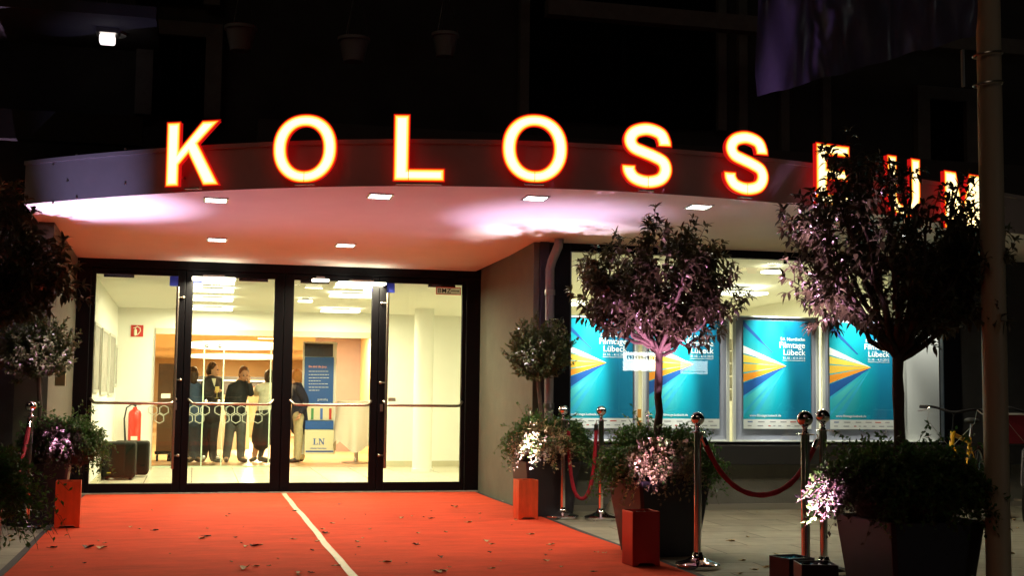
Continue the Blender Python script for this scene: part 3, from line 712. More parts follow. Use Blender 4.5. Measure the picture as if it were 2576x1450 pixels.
kb.build('clamps', STEEL, gp)
hx = MB()
def hexa(x, y, r=50):
    for k in range(6):
        a0 = math.pi / 6 + k * math.pi / 3; a1 = a0 + math.pi / 3; q = []
        for rr, aa in ((r, a0), (r, a1), (r * .86, a1), (r * .86, a0)):
            q.append(C3(x + rr * math.cos(aa) * 1.02, y + rr * math.sin(aa), yg - .014))
        hx.add(q, [(0, 1, 2, 3)])
rows = {815: (-265, -155, 145, 253, 393, 503, 613, 775, 838), 898: (-200, 85, 198, 448, 558, 664, 775)}
for y, xs_ in rows.items():
    for x in xs_: hexa(x, y, 52)
hx.build('hexagon_band', mat('frosted_vinyl', (.42, .44, .35), .7), gp)
# sticker plates on the glass
pl1 = P(417, 997, yg - .02)
tag(MB().box(pl1.x - .07, pl1.x + .07, yg - .02, yg - .015, pl1.z - .035, pl1.z + .035).build('notice_plate', mat('label_white', (.75, .72, .6)), base=(pl1.x, yg, pl1.z)), 'small white notice on the partition in front of the brown trolley', 'notice')
pl2 = P(986, 1006, YD - .01)
tag(MB().box(pl2.x - .045, pl2.x + .045, YD - .012, YD - .008, pl2.z - .022, pl2.z + .022).build('notice_plate', mat('plate_grey', (.35, .33, .25), .5), base=(pl2.x, YD, pl2.z)), 'small grey plate stuck on the right glass door by its pull bar', 'notice')
# trolley of folded brown tables
a = P(392, 1135, 22.2); c = P(438, 916, 22.2)
tr = thing('table_trolley', 'trolley on casters stacked with upright folded brown tables', 'trolley', ((a.x + c.x) / 2, 22.3, 0))
BRN = mat('brown_board', (.15, .07, .025), .45, vary=.2, scale=5)
for k in range(5):
    MB().box(a.x, c.x + .12, 22.2 + k * .07, 22.25 + k * .07, .17, c.z - .02 * (k % 2)).build('folded_table', BRN, tr, bevel=.008)
MB().box(a.x - .02, c.x + .14, 22.17, 22.57, .12, .165).build('base_frame', BLACKFR, tr)
for x in (a.x + .02, a.x + .2, c.x - .02, c.x + .1):
    for y in (22.22, 22.52):
        MB().tube([(x - .015, y, .055), (x + .015, y, .055)], .05, 14).build('caster', BLACKFR, tr, smooth=True)

# info stand "Sie sind die Jury."
ys_ = 21.75
def cx5(x, y): return ((1050 + x / 1.611) * .6453, (1050 + y / 1.611) * .6453)
def C5(x, y, yy=ys_): u, v = cx5(x, y); return P(u, v, yy)
st = thing('info_stand', 'tall blue and white information stand with a jury ballot counter', 'display stand', (C5(310, 1160).x, ys_, 0))
def panel(x0, y0, x1, y1, nm, m, dy=0.0, th=.02):
    a = C5(x0, y0); c = C5(x1, y1); return MB().box(a.x, c.x, ys_ - dy - th, ys_ - dy, c.z, a.z).build(nm, m, st)
panel(212, 455, 408, 1163, 'frame', mat('stand_white', (.75, .74, .66), .5), 0, .03)
panel(222, 468, 397, 552, 'header', mat('stand_night_photo', (.02, .015, .02), .3, vary=.6, scale=14), .031)
panel(222, 552, 397, 850, 'blue_panel', mat('stand_blue', (.015, .09, .36), .4), .031)
panel(216, 865, 397, 950, 'bar_panel', mat('stand_cream', (.8, .74, .5), .5), .031, .03)
for x, cc in ((268, (.05, .25, .08)), (325, (.05, .16, .55)), (380, (.5, .03, .02))): panel(x - 7, 875, x + 7, 945, 'colour_bar', mat('bar%d' % x, cc), .062, .006)
panel(222, 952, 395, 1006, 'blue_box', MATS['stand_blue'], .031, .12)
panel(218, 1008, 395, 1163, 'counter_front', MATS['stand_cream'], .031, .16)
panel(222, 1138, 394, 1148, 'blue_stripe', MATS['stand_blue'], .192, .004)
tb = MB(); s_ = C5(245, 618); e_ = C5(375, 618)
text_mb(tb, 'Sie sind die Jury.', (e_.x - s_.x) / 7.4, face_M((s_.x, ys_ - .054, s_.z)), bold=.002)
tb.build('lettering', mat('stand_pink_text', (.8, .35, .3), .5), st)
tb = MB()
for i, (y, x1) in enumerate(((643, 372), (664, 372), (684, 374), (703, 320), (722, 372), (743, 372), (762, 312))):
    x = 246; random.seed(i)
    while x < x1 - 4:
        wl = random.uniform(6, 20); a = C5(x, y - 2.0); c = C5(min(x + wl, x1), y + 2.0)
        tb.box(a.x, c.x, ys_ - .056, ys_ - .0525, c.z, a.z); x += wl + 4
a = C5(300, 825); c = C5(378, 825)
text_mb(tb, 'gut', .055, face_M((a.x, ys_ - .055, a.z))); text_mb(tb, 'mäßig', .05, face_M((c.x - .15, ys_ - .055, a.z)))
tb.build('small_print', mat('stand_white_text', (.75, .78, .8), .5), st)
# LN mark with serifs
tb = MB(); o_ = C5(266, 1101, ys_); w_ = C5(340, 1101, ys_).x - o_.x; h_ = C5(266, 1062, ys_).z - o_.z; yy = ys_ - .194
def lq(pts): tb.prism([(o_.x + x * w_, yy, o_.z + z * h_) for x, z in pts], (0, -.002, 0))
lq([(0, 0), (.40, 0), (.43, .3), (.40, .3), (.34, .07), (.19, .07), (.19, .93), (.28, .93), (.28, 1), (0, 1), (0, .93), (.08, .93), (.08, .07), (0, .07)])
lq([(.47, 0), (.65, 0), (.65, .06), (.59, .06), (.59, .75), (.86, 0), (.93, 0), (.93, .94), (1, .94), (1, 1), (.82, 1), (.82, .94), (.88, .94), (.88, .3), (.62, 1), (.47, 1), (.47, .94), (.53, .94), (.53, .06), (.47, .06)])
a = C5(250, 1127); text_mb(tb, 'Lübecker Nachrichten', (C5(357, 1127).x - a.x) / 9.6, face_M((a.x, ys_ - .1945, a.z)), bold=.0012)
tb.build('lettering', mat('ln_blue', (.03, .12, .42), .5), st)

# white cloth table
c = Z(895, 1166)
tbx, tby = c.x, c.y
tt = thing('bistro_table', 'round standing table on a steel disc foot draped in white', 'table', (tbx, tby, 0))
MB().lathe([(.26, 0), (.25, .012), (.05, .03), (.035, .05), (.035, 1.0)], (tbx, tby, .006), 28).build('pedestal', STEEL, tt, smooth=True)
MB().lathe([(.32, 1.0), (.33, 1.01), (.32, 1.03)], (tbx, tby, .006), 36).build('tabletop', MATS['stand_white'], tt, smooth=True)
cv = []; fs = []; NR, NA = 14, 72
for i in range(NR + 1):
    for k in range(NA):
        a_ = 2 * math.pi * k / NA
        if i <= 4: r = .335 * i / 4 + .001; z = 1.045 - (.0 if i < 4 else .008)
        else:
            t_ = (i - 4) / (NR - 4); sq = .80 + .2 * abs(math.sin(2 * a_ + .5)) ** 1.5
            ln = .62 + .22 * abs(math.cos(2 * a_ + .3))
            r = .335 + t_ * .07 + t_ * .05 * math.sin(7 * a_ + 1) + .015 * math.sin(13 * a_) * t_; z = 1.037 - t_ * ln
        cv.append((tbx + r * math.cos(a_), tby + r * math.sin(a_), z))
for i in range(NR):
    for k in range(NA): fs.append((i * NA + k, i * NA + (k + 1) % NA, (i + 1) * NA + (k + 1) % NA, (i + 1) * NA + k))
tag(MB().add(cv, fs).build('tablecloth', mat('cloth_white', (.78, .74, .62), .85, trans=.25), smooth='leaf'), 'white cloth hanging in points over the standing table', 'tablecloth')
# exec-marker
# ================================================================== DISPLAY BOARDS AND POSTERS
YP = YW + .34
SHOW = mat('board_grey', (.30, .31, .38), .6); FRB = mat('board_frame', (.62, .62, .56), .45, .2)
def board(u0, u1, lb, white=False):
    a = P(u0, 797, YP); c = P(u1, 1106, YP); z0, z1 = zb - .028, P((u0 + u1) / 2, 797, YP).z
    r_ = thing('display_board', lb, 'display board', ((a.x + c.x) / 2, YP, z0), 'display boards in the window')
    m_ = MB(); fw = .035
    m_.box(a.x, c.x, YP - .02, YP + .02, z0, z0 + fw); m_.box(a.x, c.x, YP - .02, YP + .02, z1 - fw * .5, z1)
    m_.box(a.x, a.x + fw, YP - .02, YP + .02, z0 + fw, z1 - fw * .5); m_.box(c.x - fw, c.x, YP - .02, YP + .02, z0 + fw, z1 - fw * .5)
    m_.build('frame', FRB, r_, bevel=.003)
    MB().box(a.x + fw, c.x - fw, YP - .008, YP + .012, z0 + fw, z1 - fw * .5).build('board', mat('board_blank', (.72, .72, .68), .6) if white else SHOW, r_)
board(1400, 1604, 'grey display board at the window left end behind the small topiary')
board(1616, 1834, 'grey display board behind the round tree trunk')
board(1842, 2060, 'fully visible grey display board with light frame between the trees')
board(2066, 2262, 'grey display board behind the right tree trunk')
board(2266, 2380, 'blank white display board at the right end of the window', True)
# poster art
pmn = bpy.data.materials.new('poster_print'); pmn.use_nodes = True; n = pmn.node_tree.nodes; L = pmn.node_tree.links; b = n['Principled BSDF']
co = n.new('ShaderNodeTexCoord'); mp = n.new('ShaderNodeMapping'); mp.inputs['Location'].default_value = (-.30, 0, -.60); mp.inputs['Scale'].default_value = (2.0, 0, 1.15)
gr = n.new('ShaderNodeTexGradient'); gr.gradient_type = 'SPHERICAL'; L.new(co.outputs['Object'], mp.inputs[0]); L.new(mp.outputs[0], gr.inputs[0])
rp = n.new('ShaderNodeValToRGB'); rp.color_ramp.elements[0].color = (.0, .17, .31, 1); rp.color_ramp.elements[1].color = (.10, .62, .62, 1)
e = rp.color_ramp.elements.new(.45); e.color = (.0, .35, .44, 1)
L.new(gr.outputs['Fac'], rp.inputs[0]); L.new(rp.outputs[0], b.inputs['Base Color']); b.inputs['Roughness'].default_value = .45
RAYM = [mat('ink_white', (.85, .9, .88), .5), mat('ink_yellow', (.85, .62, .08), .5), mat('ink_amber', (.85, .5, .05), .5), mat('ink_orange', (.85, .30, .02), .5), mat('ink_navy', (.01, .09, .32), .5), mat('ink_beam', (.03, .42, .62), .5)]
yq = YP - .016
pa = P(1870, 945, yq); pb_ = P(2040, 945, yq); PWD = pb_.x - pa.x; PZ0 = P(1955, 1080, yq).z; PZ1 = P(1955, 808, yq).z; PHT = PZ1 - PZ0
def make_poster(x0):
    r_ = thing('poster', 'x', 'poster', (x0, yq, PZ0), 'film festival posters in the window')
    Wd, H = PWD, PHT; ox, oz = x0, PZ0
    def T(x, y, k=0): return Vector((ox + x * Wd, yq - .0004 * k - .0003, oz + (1 - y) * H))
    NS = 12; vs_ = []; fs = []
    for i in range(NS + 1):
        for j in range(7):
            x = j / 6; y = i / NS; p = T(x, y); p.y -= .003 * math.sin(y * 9 + x * 3) * y; vs_.append(p)
    MB().add([T(0, 0), T(1, 0), T(1, 1), T(0, 1), T(0, 0) + Vector((0, .002, 0)), T(1, 0) + Vector((0, .002, 0)), T(1, 1) + Vector((0, .002, 0)), T(0, 1) + Vector((0, .002, 0))],
             [(0, 1, 2, 3), (7, 6, 5, 4), (0, 4, 5, 1), (3, 2, 6, 7)]).build('sheet', pmn, r_)
    m_ = MB(); ap = (.635, .418)
    for (y0, y1, mi) in ((.235, .305, 0), (.318, .39, 1), (.402, .482, 2), (.496, .572, 3), (.58, .70, 4)):
        m_.add([T(0, y0, 1), T(*ap, 1), T(0, y1, 1)], [(0, 2, 1)], mi)
    m_.add([T(.0, .005, 1), T(.0, .055, 1), T(.42, .30, 1), T(.44, .295, 1)], [(0, 1, 2, 3)], 4)
    m_.add([T(0, .70, 1), T(0, .73, 1), T(*ap, 1)], [(0, 1, 2)], 5); m_.add([T(0, .84, 1), T(0, .88, 1), T(*ap, 1)], [(0, 1, 2)], 5)
    m_.add([T(.06, .91, 1), T(.16, .91, 1), T(*ap, 1)], [(0, 1, 2)], 5)
    m_.build('light_rays', None, r_, mats=RAYM)
    MB().add([T(0, .912, 2), T(1, .912, 2), T(1, 1, 2), T(0, 1, 2)], [(0, 3, 2, 1)]).build('logo_strip', mat('strip_paper', (.72, .72, .66), .55), r_)
    m_ = MB(); M = lambda x, y: face_M(T(x, y, 3))
    text_mb(m_, '54. Nordische', Wd * .064, M(.915, .182), align='RIGHT', bold=.0002)
    text_mb(m_, 'Filmtage', Wd * .116, M(.915, .249), align='RIGHT', bold=.0006)
    text_mb(m_, 'Lübeck', Wd * .114, M(.915, .316), align='RIGHT', bold=.0006)
    text_mb(m_, '31.10. - 4.11.2012', Wd * .046, M(.915, .354), align='RIGHT', bold=.0001)
    p0, p1 = T(.58, .365, 3), T(.915, .368, 3); m_.add([p0, Vector((p1.x, p0.y, p0.z)), p1, Vector((p0.x, p0.y, p1.z))], [(0, 1, 2, 3)])
    text_mb(m_, 'www.filmtage.luebeck.de', Wd * .046, M(.09, .888), bold=.0006)
    m_.build('lettering', mat('print_white', (.9, .92, .9), .5), r_)
    m_ = MB(); random.seed(5)
    for row in (.935, .972):
        x = .06
        while x < .93:
            wl = random.uniform(.03, .10); q0, q1 = T(x, row - .004, 3), T(x + wl, row + .005, 3)
            m_.add([q0, Vector((q1.x, q0.y, q0.z)), q1, Vector((q0.x, q0.y, q1.z))], [(0, 1, 2, 3)], random.choice((0, 0, 1, 2))); x += wl + random.uniform(.03, .09)
    m_.build('sponsor_marks', None, r_, mats=[mat('mark_grey', (.3, .3, .3)), mat('mark_blue', (.05, .12, .3)), mat('mark_red', (.5, .08, .06))])
    return r_
p1_ = make_poster(pa.x)
plab = ['blue film festival poster at the window left end beside the small topiary', 'blue film festival poster crossed by the round tree trunk', 'blue film festival poster fully visible between the two trees', 'blue film festival poster partly behind the right tree trunk']
for k, (u, lb) in enumerate(zip((1409, 1633, 1870, 2087), plab)):
    q = p1_ if k == 2 else copy_tree(p1_); q.location.x = P(u, 945, yq).x; q['label'] = lb
    xx = q.location.x + PWD / 2
    dlp = thing('display_spotlight', 'small spotlight behind the window head lighting the poster ' + ['at the left end', 'behind the round tree', 'between the trees', 'by the right trunk'][k], 'spotlight', (xx, YW + .12, zt - .03), 'poster spotlights in the window')
    MB().tube([(xx, YW + .11, zt + .018), (xx, YW + .11, zt - .03)], .02, 12).build('barrel', BLACKFR, dlp, smooth=True)
    lamp('lamp', 'SPOT', (xx, YW + .11, zt - .05), 400, (1, .98, .88), dlp, rot=(R_(13), 0, 0), size=.03, spot=R_(64), blend=.9)
zap = PZ0 + .585 * PHT
for q in [o for o in bpy.data.objects if o.name.startswith('display_spotlight')]:
    if q.location.x > P(2070, 950, YP).x: continue
    src = Vector((q.location.x - .06, YW + .11, zt - .05)); dv = (Vector((q.location.x - .06, YP, zap)) - src)
    lamp('lamp', 'SPOT', src, 800, (1, 1, .95), q, rot=tuple(dv.to_track_quat('-Z', 'Y').to_euler()), size=.03, spot=R_(22), blend=1.0)  # extra narrow beam added for the glare on the ray apex
xx = P(2325, 950, YP).x
dlp = thing('display_spotlight', 'added unseen spotlight behind the window head lighting the blank white board', 'spotlight', (xx, YW + .12, zt - .03), 'poster spotlights in the window')  # extra spot added to brighten the blank board
MB().tube([(xx, YW + .11, zt + .018), (xx, YW + .11, zt - .03)], .02, 12).build('barrel', BLACKFR, dlp, smooth=True)
lamp('lamp', 'SPOT', (xx, YW + .11, zt - .05), 130, (1, .98, .9), dlp, rot=(R_(13), 0, 0), size=.03, spot=R_(64), blend=.9)
# orange stickers between boards
m_ = MB(); a = P(1609, 1000, YP - .03)
for (v0, v1) in ((1030, 1052), (1058, 1090)):
    q0, q1 = P(1604, v0, YP - .03), P(1613, v1, YP - .03); m_.box(q0.x, q1.x, YP - .032, YP - .028, q1.z, q0.z)
tag(m_.build('sticker_strip', mat('sticker_orange', (.6, .25, .03), .5)), 'orange sticker strip in the gap left of the round tree trunk', 'sticker')
q0, q1 = P(1835, 850, YP + .1), P(1843, 1010, YP + .1)
m_ = MB()
for i in range(5): zz0 = q1.z + (q0.z - q1.z) * i / 5; m_.box(q0.x, q1.x + .0, YP + .09, YP + .11, zz0, zz0 + (q0.z - q1.z) / 5.6)
tag(m_.build('leaflet_rack', mat('leaflet_mix', (.55, .5, .35), .6, vary=.5, scale=9)), 'narrow rack of leaflets in the gap right of the second poster', 'rack')
# ================================================================== STANCHIONS AND ROPES
VEL = mat('velvet_red', (.30, .004, .02), .75, vary=.25, scale=30, bump=.3, bscale=80)
def make_stanchion():
    r_ = thing('stanchion', 'x', 'stanchion', (0, 0, 0), 'chrome rope stanchions')
    MB().lathe([(.155, .0), (.162, .006), (.162, .026), (.155, .034), (.09, .052), (.05, .075), (.036, .095), (.034, .11)], (0, 0, .001), 40).build('base', CHROME, r_, smooth=True)
    MB().lathe([(.0265, .111), (.0265, .965)], (0, 0, 0), 28).build('post', CHROME, r_, smooth=True)
    MB().lathe([(.055, .966), (.058, .969), (.055, .972), (.024, .975), (.013, .99), (.020, .998), (.013, 1.006), (.020, 1.016), (.022, 1.02)], (0, 0, 0), 28).build('rope_ring', CHROME, r_, smooth=True)
    MB().ball((0, 0, 1.064), .049, 32, 20).build('ball_finial', CHROME, r_, smooth=True)
    return r_
SPOS = [((1415, 1306), 'chrome ball stanchion right beside the red uplighter box near the small topiary'), ((1511, 1309), 'chrome ball stanchion right of the hanging U-shaped rope'),
        ((1755, 1430), 'chrome ball stanchion standing right of the tapered planter in the middle'), ((65, 1330), 'chrome ball stanchion at the left edge of the carpet')]
s0 = make_stanchion(); spts = []
for i, (uv, lb) in enumerate(SPOS):
    q = Z(*uv); o = s0 if i == 0 else copy_tree(s0); o.location = q; o['label'] = lb; spts.append(q)
for (u, vt, lb) in ((2025, 1036, 'nearest and darkest chrome ball stanchion standing before the spotlight boxes'), (2070, 1037, 'chrome ball stanchion just behind the nearest one')):
    q = Z(u, vt + 0, 1.113)                                       # too shallow to intersect well: use depth from the ball size
    dist = 7.35 if u == 2025 else 8.25
    d = ray(u, 1075); q = O + d * (dist / d.y); o = copy_tree(s0); o.location = (q.x, q.y, 0); o.scale = (1.03,) * 3; o['label'] = lb; spts.append(o.location.copy())
o = copy_tree(s0); q = Z(-75, 1402); o.location = q; o['label'] = 'chrome stanchion cut off by the left picture edge, only its base rim showing'; spts.append(q)
for q in spts: q.z = 0
def rope(a, b, sag, lb, u_shape=False):
    a = Vector(a); b = Vector(b); dirv = (b - a).normalized(); A_ = a + dirv * .05; B2 = b - dirv * .05
    A_.z = B2.z = .955; pts = []; N = 30
    for i in range(N + 1):
        t_ = i / N
        if u_shape:
            x = 2 * t_ - 1; s_ = math.copysign(abs(x) ** 1.0, x); p = A_.lerp(B2, .5 + .5 * s_); h_ = 1 - abs(x) ** 3.2
            p = A_.lerp(B2, .5 + .5 * math.copysign(1 - (1 - abs(x)) ** 1.6, x))
            p.z = .90 - sag * (1 - abs(x) ** 2.2)
        else:
            p = A_.lerp(B2, t_); p.z = .90 - sag * (1 - (math.cosh(2.0 * (2 * t_ - 1)) - 1) / (math.cosh(2.0) - 1))
        pts.append(p)
    r_ = thing('velvet_rope', lb, 'rope', (a + b) / 2, 'red velvet barrier ropes')
    MB().tube(pts, [.019 + .0015 * math.sin(i * 1.7) for i in range(N + 1)], 12).build('rope', VEL, r_, smooth=True)
    for e_, pp, p2 in ((a, pts[0], pts[1]), (b, pts[-1], pts[-2])):
        dd = (pp - p2).normalized(); m_ = MB(); m_.tube([pp - dd * .03, pp + dd * .03], .0215, 14); m_.tube([pp + dd * .03, pp + dd * .045], [.015, .006], 10)
        top = Vector((e_.x, e_.y, .969)) + (pp - Vector((e_.x, e_.y, pp.z))).normalized() * .045
        m_.tube([pp + dd * .045, (pp + dd * .05 + top) / 2 + Vector((0, 0, .005)), top], .004, 8)
        m_.build('end_hook', CHROME, r_, smooth=True)
rope(spts[0], spts[1], .70, 'red velvet rope hanging in a deep U between the two back stanchions', True)
rope(spts[2], spts[5], .37, 'long red velvet rope sagging across the pavement to the pair of near stanchions')
rope(spts[3], spts[6], .55, 'short red velvet rope at the left picture edge')

# ================================================================== PLANTERS, TREES, SHRUBS
POT = mat('planter_anthracite', (.018, .016, .022), .5, vary=.12, scale=6, bump=.05)
POT2 = mat('planter_purple_lit', (.028, .022, .036), .5, vary=.12, scale=6, bump=.05)  # copy of the dark pot with purple uplight tint in its colour
SOIL = mat('soil', (.03, .02, .012), .95, vary=.3, bump=.8, bscale=40)
def planter(c, rot, lb, m, h=.58, wt=.31, wb=.22):
    r_ = thing('planter', lb, 'planter', (0, 0, 0), 'tapered planters along the carpet')
    m_ = MB()
    def ring(hw, z): return [Vector((sx * hw - sx * .02 * a_, sy * hw - sy * .02 * b_, z)) for sx, sy, a_, b_ in ((-1, -1, 1, 0), (1, -1, 1, 0), (1, -1, 0, 1), (1, 1, 0, 1), (1, 1, 1, 0), (-1, 1, 1, 0), (-1, 1, 0, 1), (-1, -1, 0, 1))]
    pr = [(wb, 0), (wb + .004, .004), (wt - .004, h - .004), (wt, h), (wt - .025, h), (wt - .035, h - .06)]
    vs_ = [v for hw, z in pr for v in ring(hw, z)]; fs = [(i * 8 + k, i * 8 + (k + 1) % 8, (i + 1) * 8 + (k + 1) % 8, (i + 1) * 8 + k) for i in range(len(pr) - 1) for k in range(8)]
    fs.append(tuple(range(8)))
    m_.add(vs_, fs).build('pot', m, r_, bevel=.004)
    MB().add(ring(wt - .036, h - .055), [tuple(range(8))]).build('soil', SOIL, r_)
    r_.location = (c.x, c.y, .001); r_.rotation_euler.z = R_(rot); return r_
LEAFBIG = mat('leaf_laurel', (.075, .07, .035), .33, rand=.55, trans=.22, spec=.6)
LEAFSM = mat('leaf_box', (.055, .08, .025), .4, rand=.5, trans=.25)
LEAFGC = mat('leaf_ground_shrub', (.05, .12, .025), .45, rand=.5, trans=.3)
LEAFDIM = mat('leaf_tuft_dim', (.045, .03, .025), .6, rand=.5, trans=.25)  # darker copy of the lit tuft leaf for the dimmer tufts
LEAFLIT = mat('leaf_tuft_lit', (.32, .27, .14), .45, rand=.5, trans=.25)  # paler leaf copy, strong lamp light put into the tuft colour
BARK = mat('bark', (.085, .06, .045), .8, vary=.3, scale=25, bump=.6, bscale=60, stretch=(1, 1, .25))
def add_leaf(m_, p, d, up, L_, wd, droop=.5, seg=3):
    d = d.normalized(); side = d.cross(up)
    if side.length < .05: side = d.cross(Vector((1, .2, 0)))
    side.normalize(); o = len(m_.v); cur = Vector(p); dd = d.copy(); st = L_ / seg
    prof = {3: [(.12, 0), (1, .0), (.75, 0), (0, 0)], 2: [(.15, 0), (1, 0), (0, 0)]}[seg]
    pts = []
    for i in range(seg + 1):
        w_ = prof[i][0] * wd * .5
        nrm = side.cross(dd).normalized()
        pts.append((cur - side * w_ + nrm * w_ * .35, cur, cur + side * w_ + nrm * w_ * .35))
        cur = cur + dd * st; dd = (dd + Vector((0, 0, -droop / seg))).normalized()
    vs_ = []; fs = []
    for a, b, c in pts: vs_ += [a, b, c]
    for i in range(seg):
        fs += [(3 * i, 3 * i + 1, 3 * i + 4, 3 * i + 3), (3 * i + 1, 3 * i + 2, 3 * i + 5, 3 * i + 4)]
    m_.add(vs_, fs)
def rv(s_=1.0): return Vector((random.gauss(0, s_), random.gauss(0, s_), random.gauss(0, s_)))
def bent(a, b, bow, n_=6, jit=.01):
    out = []; 
    for i in range(n_ + 1):
        t_ = i / n_; p = a.lerp(b, t_) + bow * (4 * t_ * (1 - t_)) + (rv(jit) if 0 < i < n_ else Vector((0, 0, 0))); out.append(p)
    return out
def laurel(base, fork_z, cc, rad, lb, seed, nl=15, leaves=9, ls=.078, tr=.036, slope=.40, nb=5):
    random.seed(seed)
    r_ = thing('potted_tree', lb, 'tree', base, 'standard laurel trees in planters')
    tk = MB(); f = Vector((base.x, base.y, fork_z)); top = f
    nodes = [base + (f - base) * t_ + (rv(.006) if 0 < t_ < 1 else Vector((0, 0, 0))) for t_ in [i / 9 for i in range(10)]]
    tk.tube(nodes, [tr * (1.18 if i == 0 else 1.0 + (.12 if i in (4, 7, 9) else 0) - .02 * i) for i in range(10)], 14)
    lf = MB(); crown = MB(); ends = []
    nl = int(nl * 1.25)
    for k in range(nl):
        az = 2.39996 * k + random.uniform(-.3, .3); t_ = (k + .5) / nl
        el = math.asin(max(-.98, min(.98, -.50 + 1.44 * t_)))
        s_ = random.uniform(.72, 1.0) * (1.13 if k % 4 == 0 and el > .3 else 1)
        e_ = cc + Vector((math.cos(az) * math.cos(el) * rad[0] * s_, math.sin(az) * math.cos(el) * rad[1] * s_, math.sin(el) * rad[2] * s_))
        st = f + Vector((0, 0, random.uniform(-.03, .05)))
        e_.z = max(e_.z, fork_z + .10 + slope * math.hypot(e_.x - f.x, e_.y - f.y) + random.uniform(0, .08))
        hor = Vector((e_.x - st.x, e_.y - st.y, 0))
        br = bent(st, e_, Vector((0, 0, -.03)) + hor * .07, 9, .012)
        tk.tube(br, [.0165 * (1 - .78 * i / 9) + .002 for i in range(10)], 7)
        ends.append((br, .35))
        for j in range(nb):
            i0 = random.randint(3, 8); p = br[i0]; dirn = (br[i0] - br[i0 - 1]).normalized() + rv(.65); dirn.z += .2; dirn.normalize()
            L2 = random.uniform(.16, .38) * rad[0] / .6
            e2 = p + dirn * L2
            q_ = Vector(((e2.x - cc.x) / rad[0], (e2.y - cc.y) / rad[1], (e2.z - cc.z) / rad[2]))
            if q_.length > 1.05: e2 = p + (e2 - p) * .5
            e2.z = max(e2.z, fork_z + .04 + (slope - .08) * math.hypot(e2.x - f.x, e2.y - f.y))
            b2 = bent(p, e2, rv(.015), 5, .005); tk.tube(b2, [.006, .005, .004, .0035, .003, .002], 5, caps=False); ends.append((b2, .15))
            for jj in range(3 if k % 2 else 2):
                i1 = random.randint(1, 4); p3 = b2[i1]; d3 = ((b2[i1 + 1] - b2[i1]).normalized() + rv(.55)).normalized(); d3.z += .35
                b3 = bent(p3, p3 + d3 * random.uniform(.09, .19), rv(.008), 4, .003); tk.tube(b3, [.003, .0027, .0023, .002, .0015], 4, caps=False); ends.append((b3, 0))
    for br, st in ends:
        n_ = len(br) - 1; tot = leaves + 2 if n_ > 6 else leaves
        for i in range(tot):
            t_ = st + (1 - st) * (i + random.random()) / tot; x = min(t_ * n_, n_ - 1e-3); k = int(x); p = br[k].lerp(br[k + 1], x - k)
            ax = (br[k + 1] - br[k]).normalized(); a = i * 2.4 + random.uniform(-.4, .4)
            pr = ax.orthogonal().normalized(); pr = Matrix.Rotation(a, 3, ax) @ pr
            d_ = pr * 1.0 + ax * random.uniform(.1, .6) + Vector((0, 0, -.05)); add_leaf(crown, p, d_, Vector((0, 0, 1)) + rv(.35), ls * random.uniform(.7, 1.2), ls * random.uniform(.32, .44), random.uniform(1.0, 2.6))
        ax = (br[-1] - br[-2]).normalized()
        for i in range(5):
            pr = Matrix.Rotation(i * 1.3 + random.random(), 3, ax) @ ax.orthogonal().normalized()
            add_leaf(crown, br[-1], pr * .9 + ax * random.uniform(.5, 1.4), Vector((0, 0, 1)) + rv(.3), ls * random.uniform(.6, 1.0), ls * .26, random.uniform(.5, 1.8))
    tk.build('trunk', BARK, r_, smooth=True); crown.build('crown', LEAFBIG, r_, smooth='leaf')
    return r_
def topiary(base, cc, rad, lb, seed, n_=11500):
    random.seed(seed); r_ = thing('topiary', lb, 'tree', base, 'small round topiary trees in planters')
    tk = MB(); f = Vector((cc.x, cc.y, cc.z - rad * .75)); tk.tube(bent(base, f, Vector((.015, 0, 0)), 6, .004), [.026, .024, .022, .021, .02, .02, .018], 10)
    cr_ = MB(); lumps = [(rv(.5) * rad * .5, random.uniform(.55, .95) * rad) for _ in range(11)]
    shoots = []
    for k in range(520):
        d_ = rv(1).normalized(); d_.z = d_.z * .86; l0, lr = random.choice(lumps)
        e_ = cc + l0 * .45 + d_ * lr * random.uniform(.72, 1.12); s_ = f.lerp(e_, random.uniform(.25, .6)) + rv(.02)
        sh = bent(s_, e_, rv(.01), 4, .006); tk.tube(sh, [.0025, .002, .0015, .0012, .001], 4, caps=False); shoots.append(sh)
    per = max(4, n_ // len(shoots))
    for sh in shoots:
        for i in range(per):
            x = min(4 - 1e-3, 4 * (.30 + .7 * (i + random.random()) / per)); k = int(x); p = sh[k].lerp(sh[k + 1], x - k)
            add_leaf(cr_, p, rv(1).normalized() + (sh[-1] - sh[0]).normalized() * .8, Vector((0, 0, 1)) + rv(.6), random.uniform(.028, .046), random.uniform(.018, .026), .3, 2)
    tk.build('trunk', BARK, r_, smooth=True); cr_.build('crown', LEAFSM, r_, smooth='leaf')
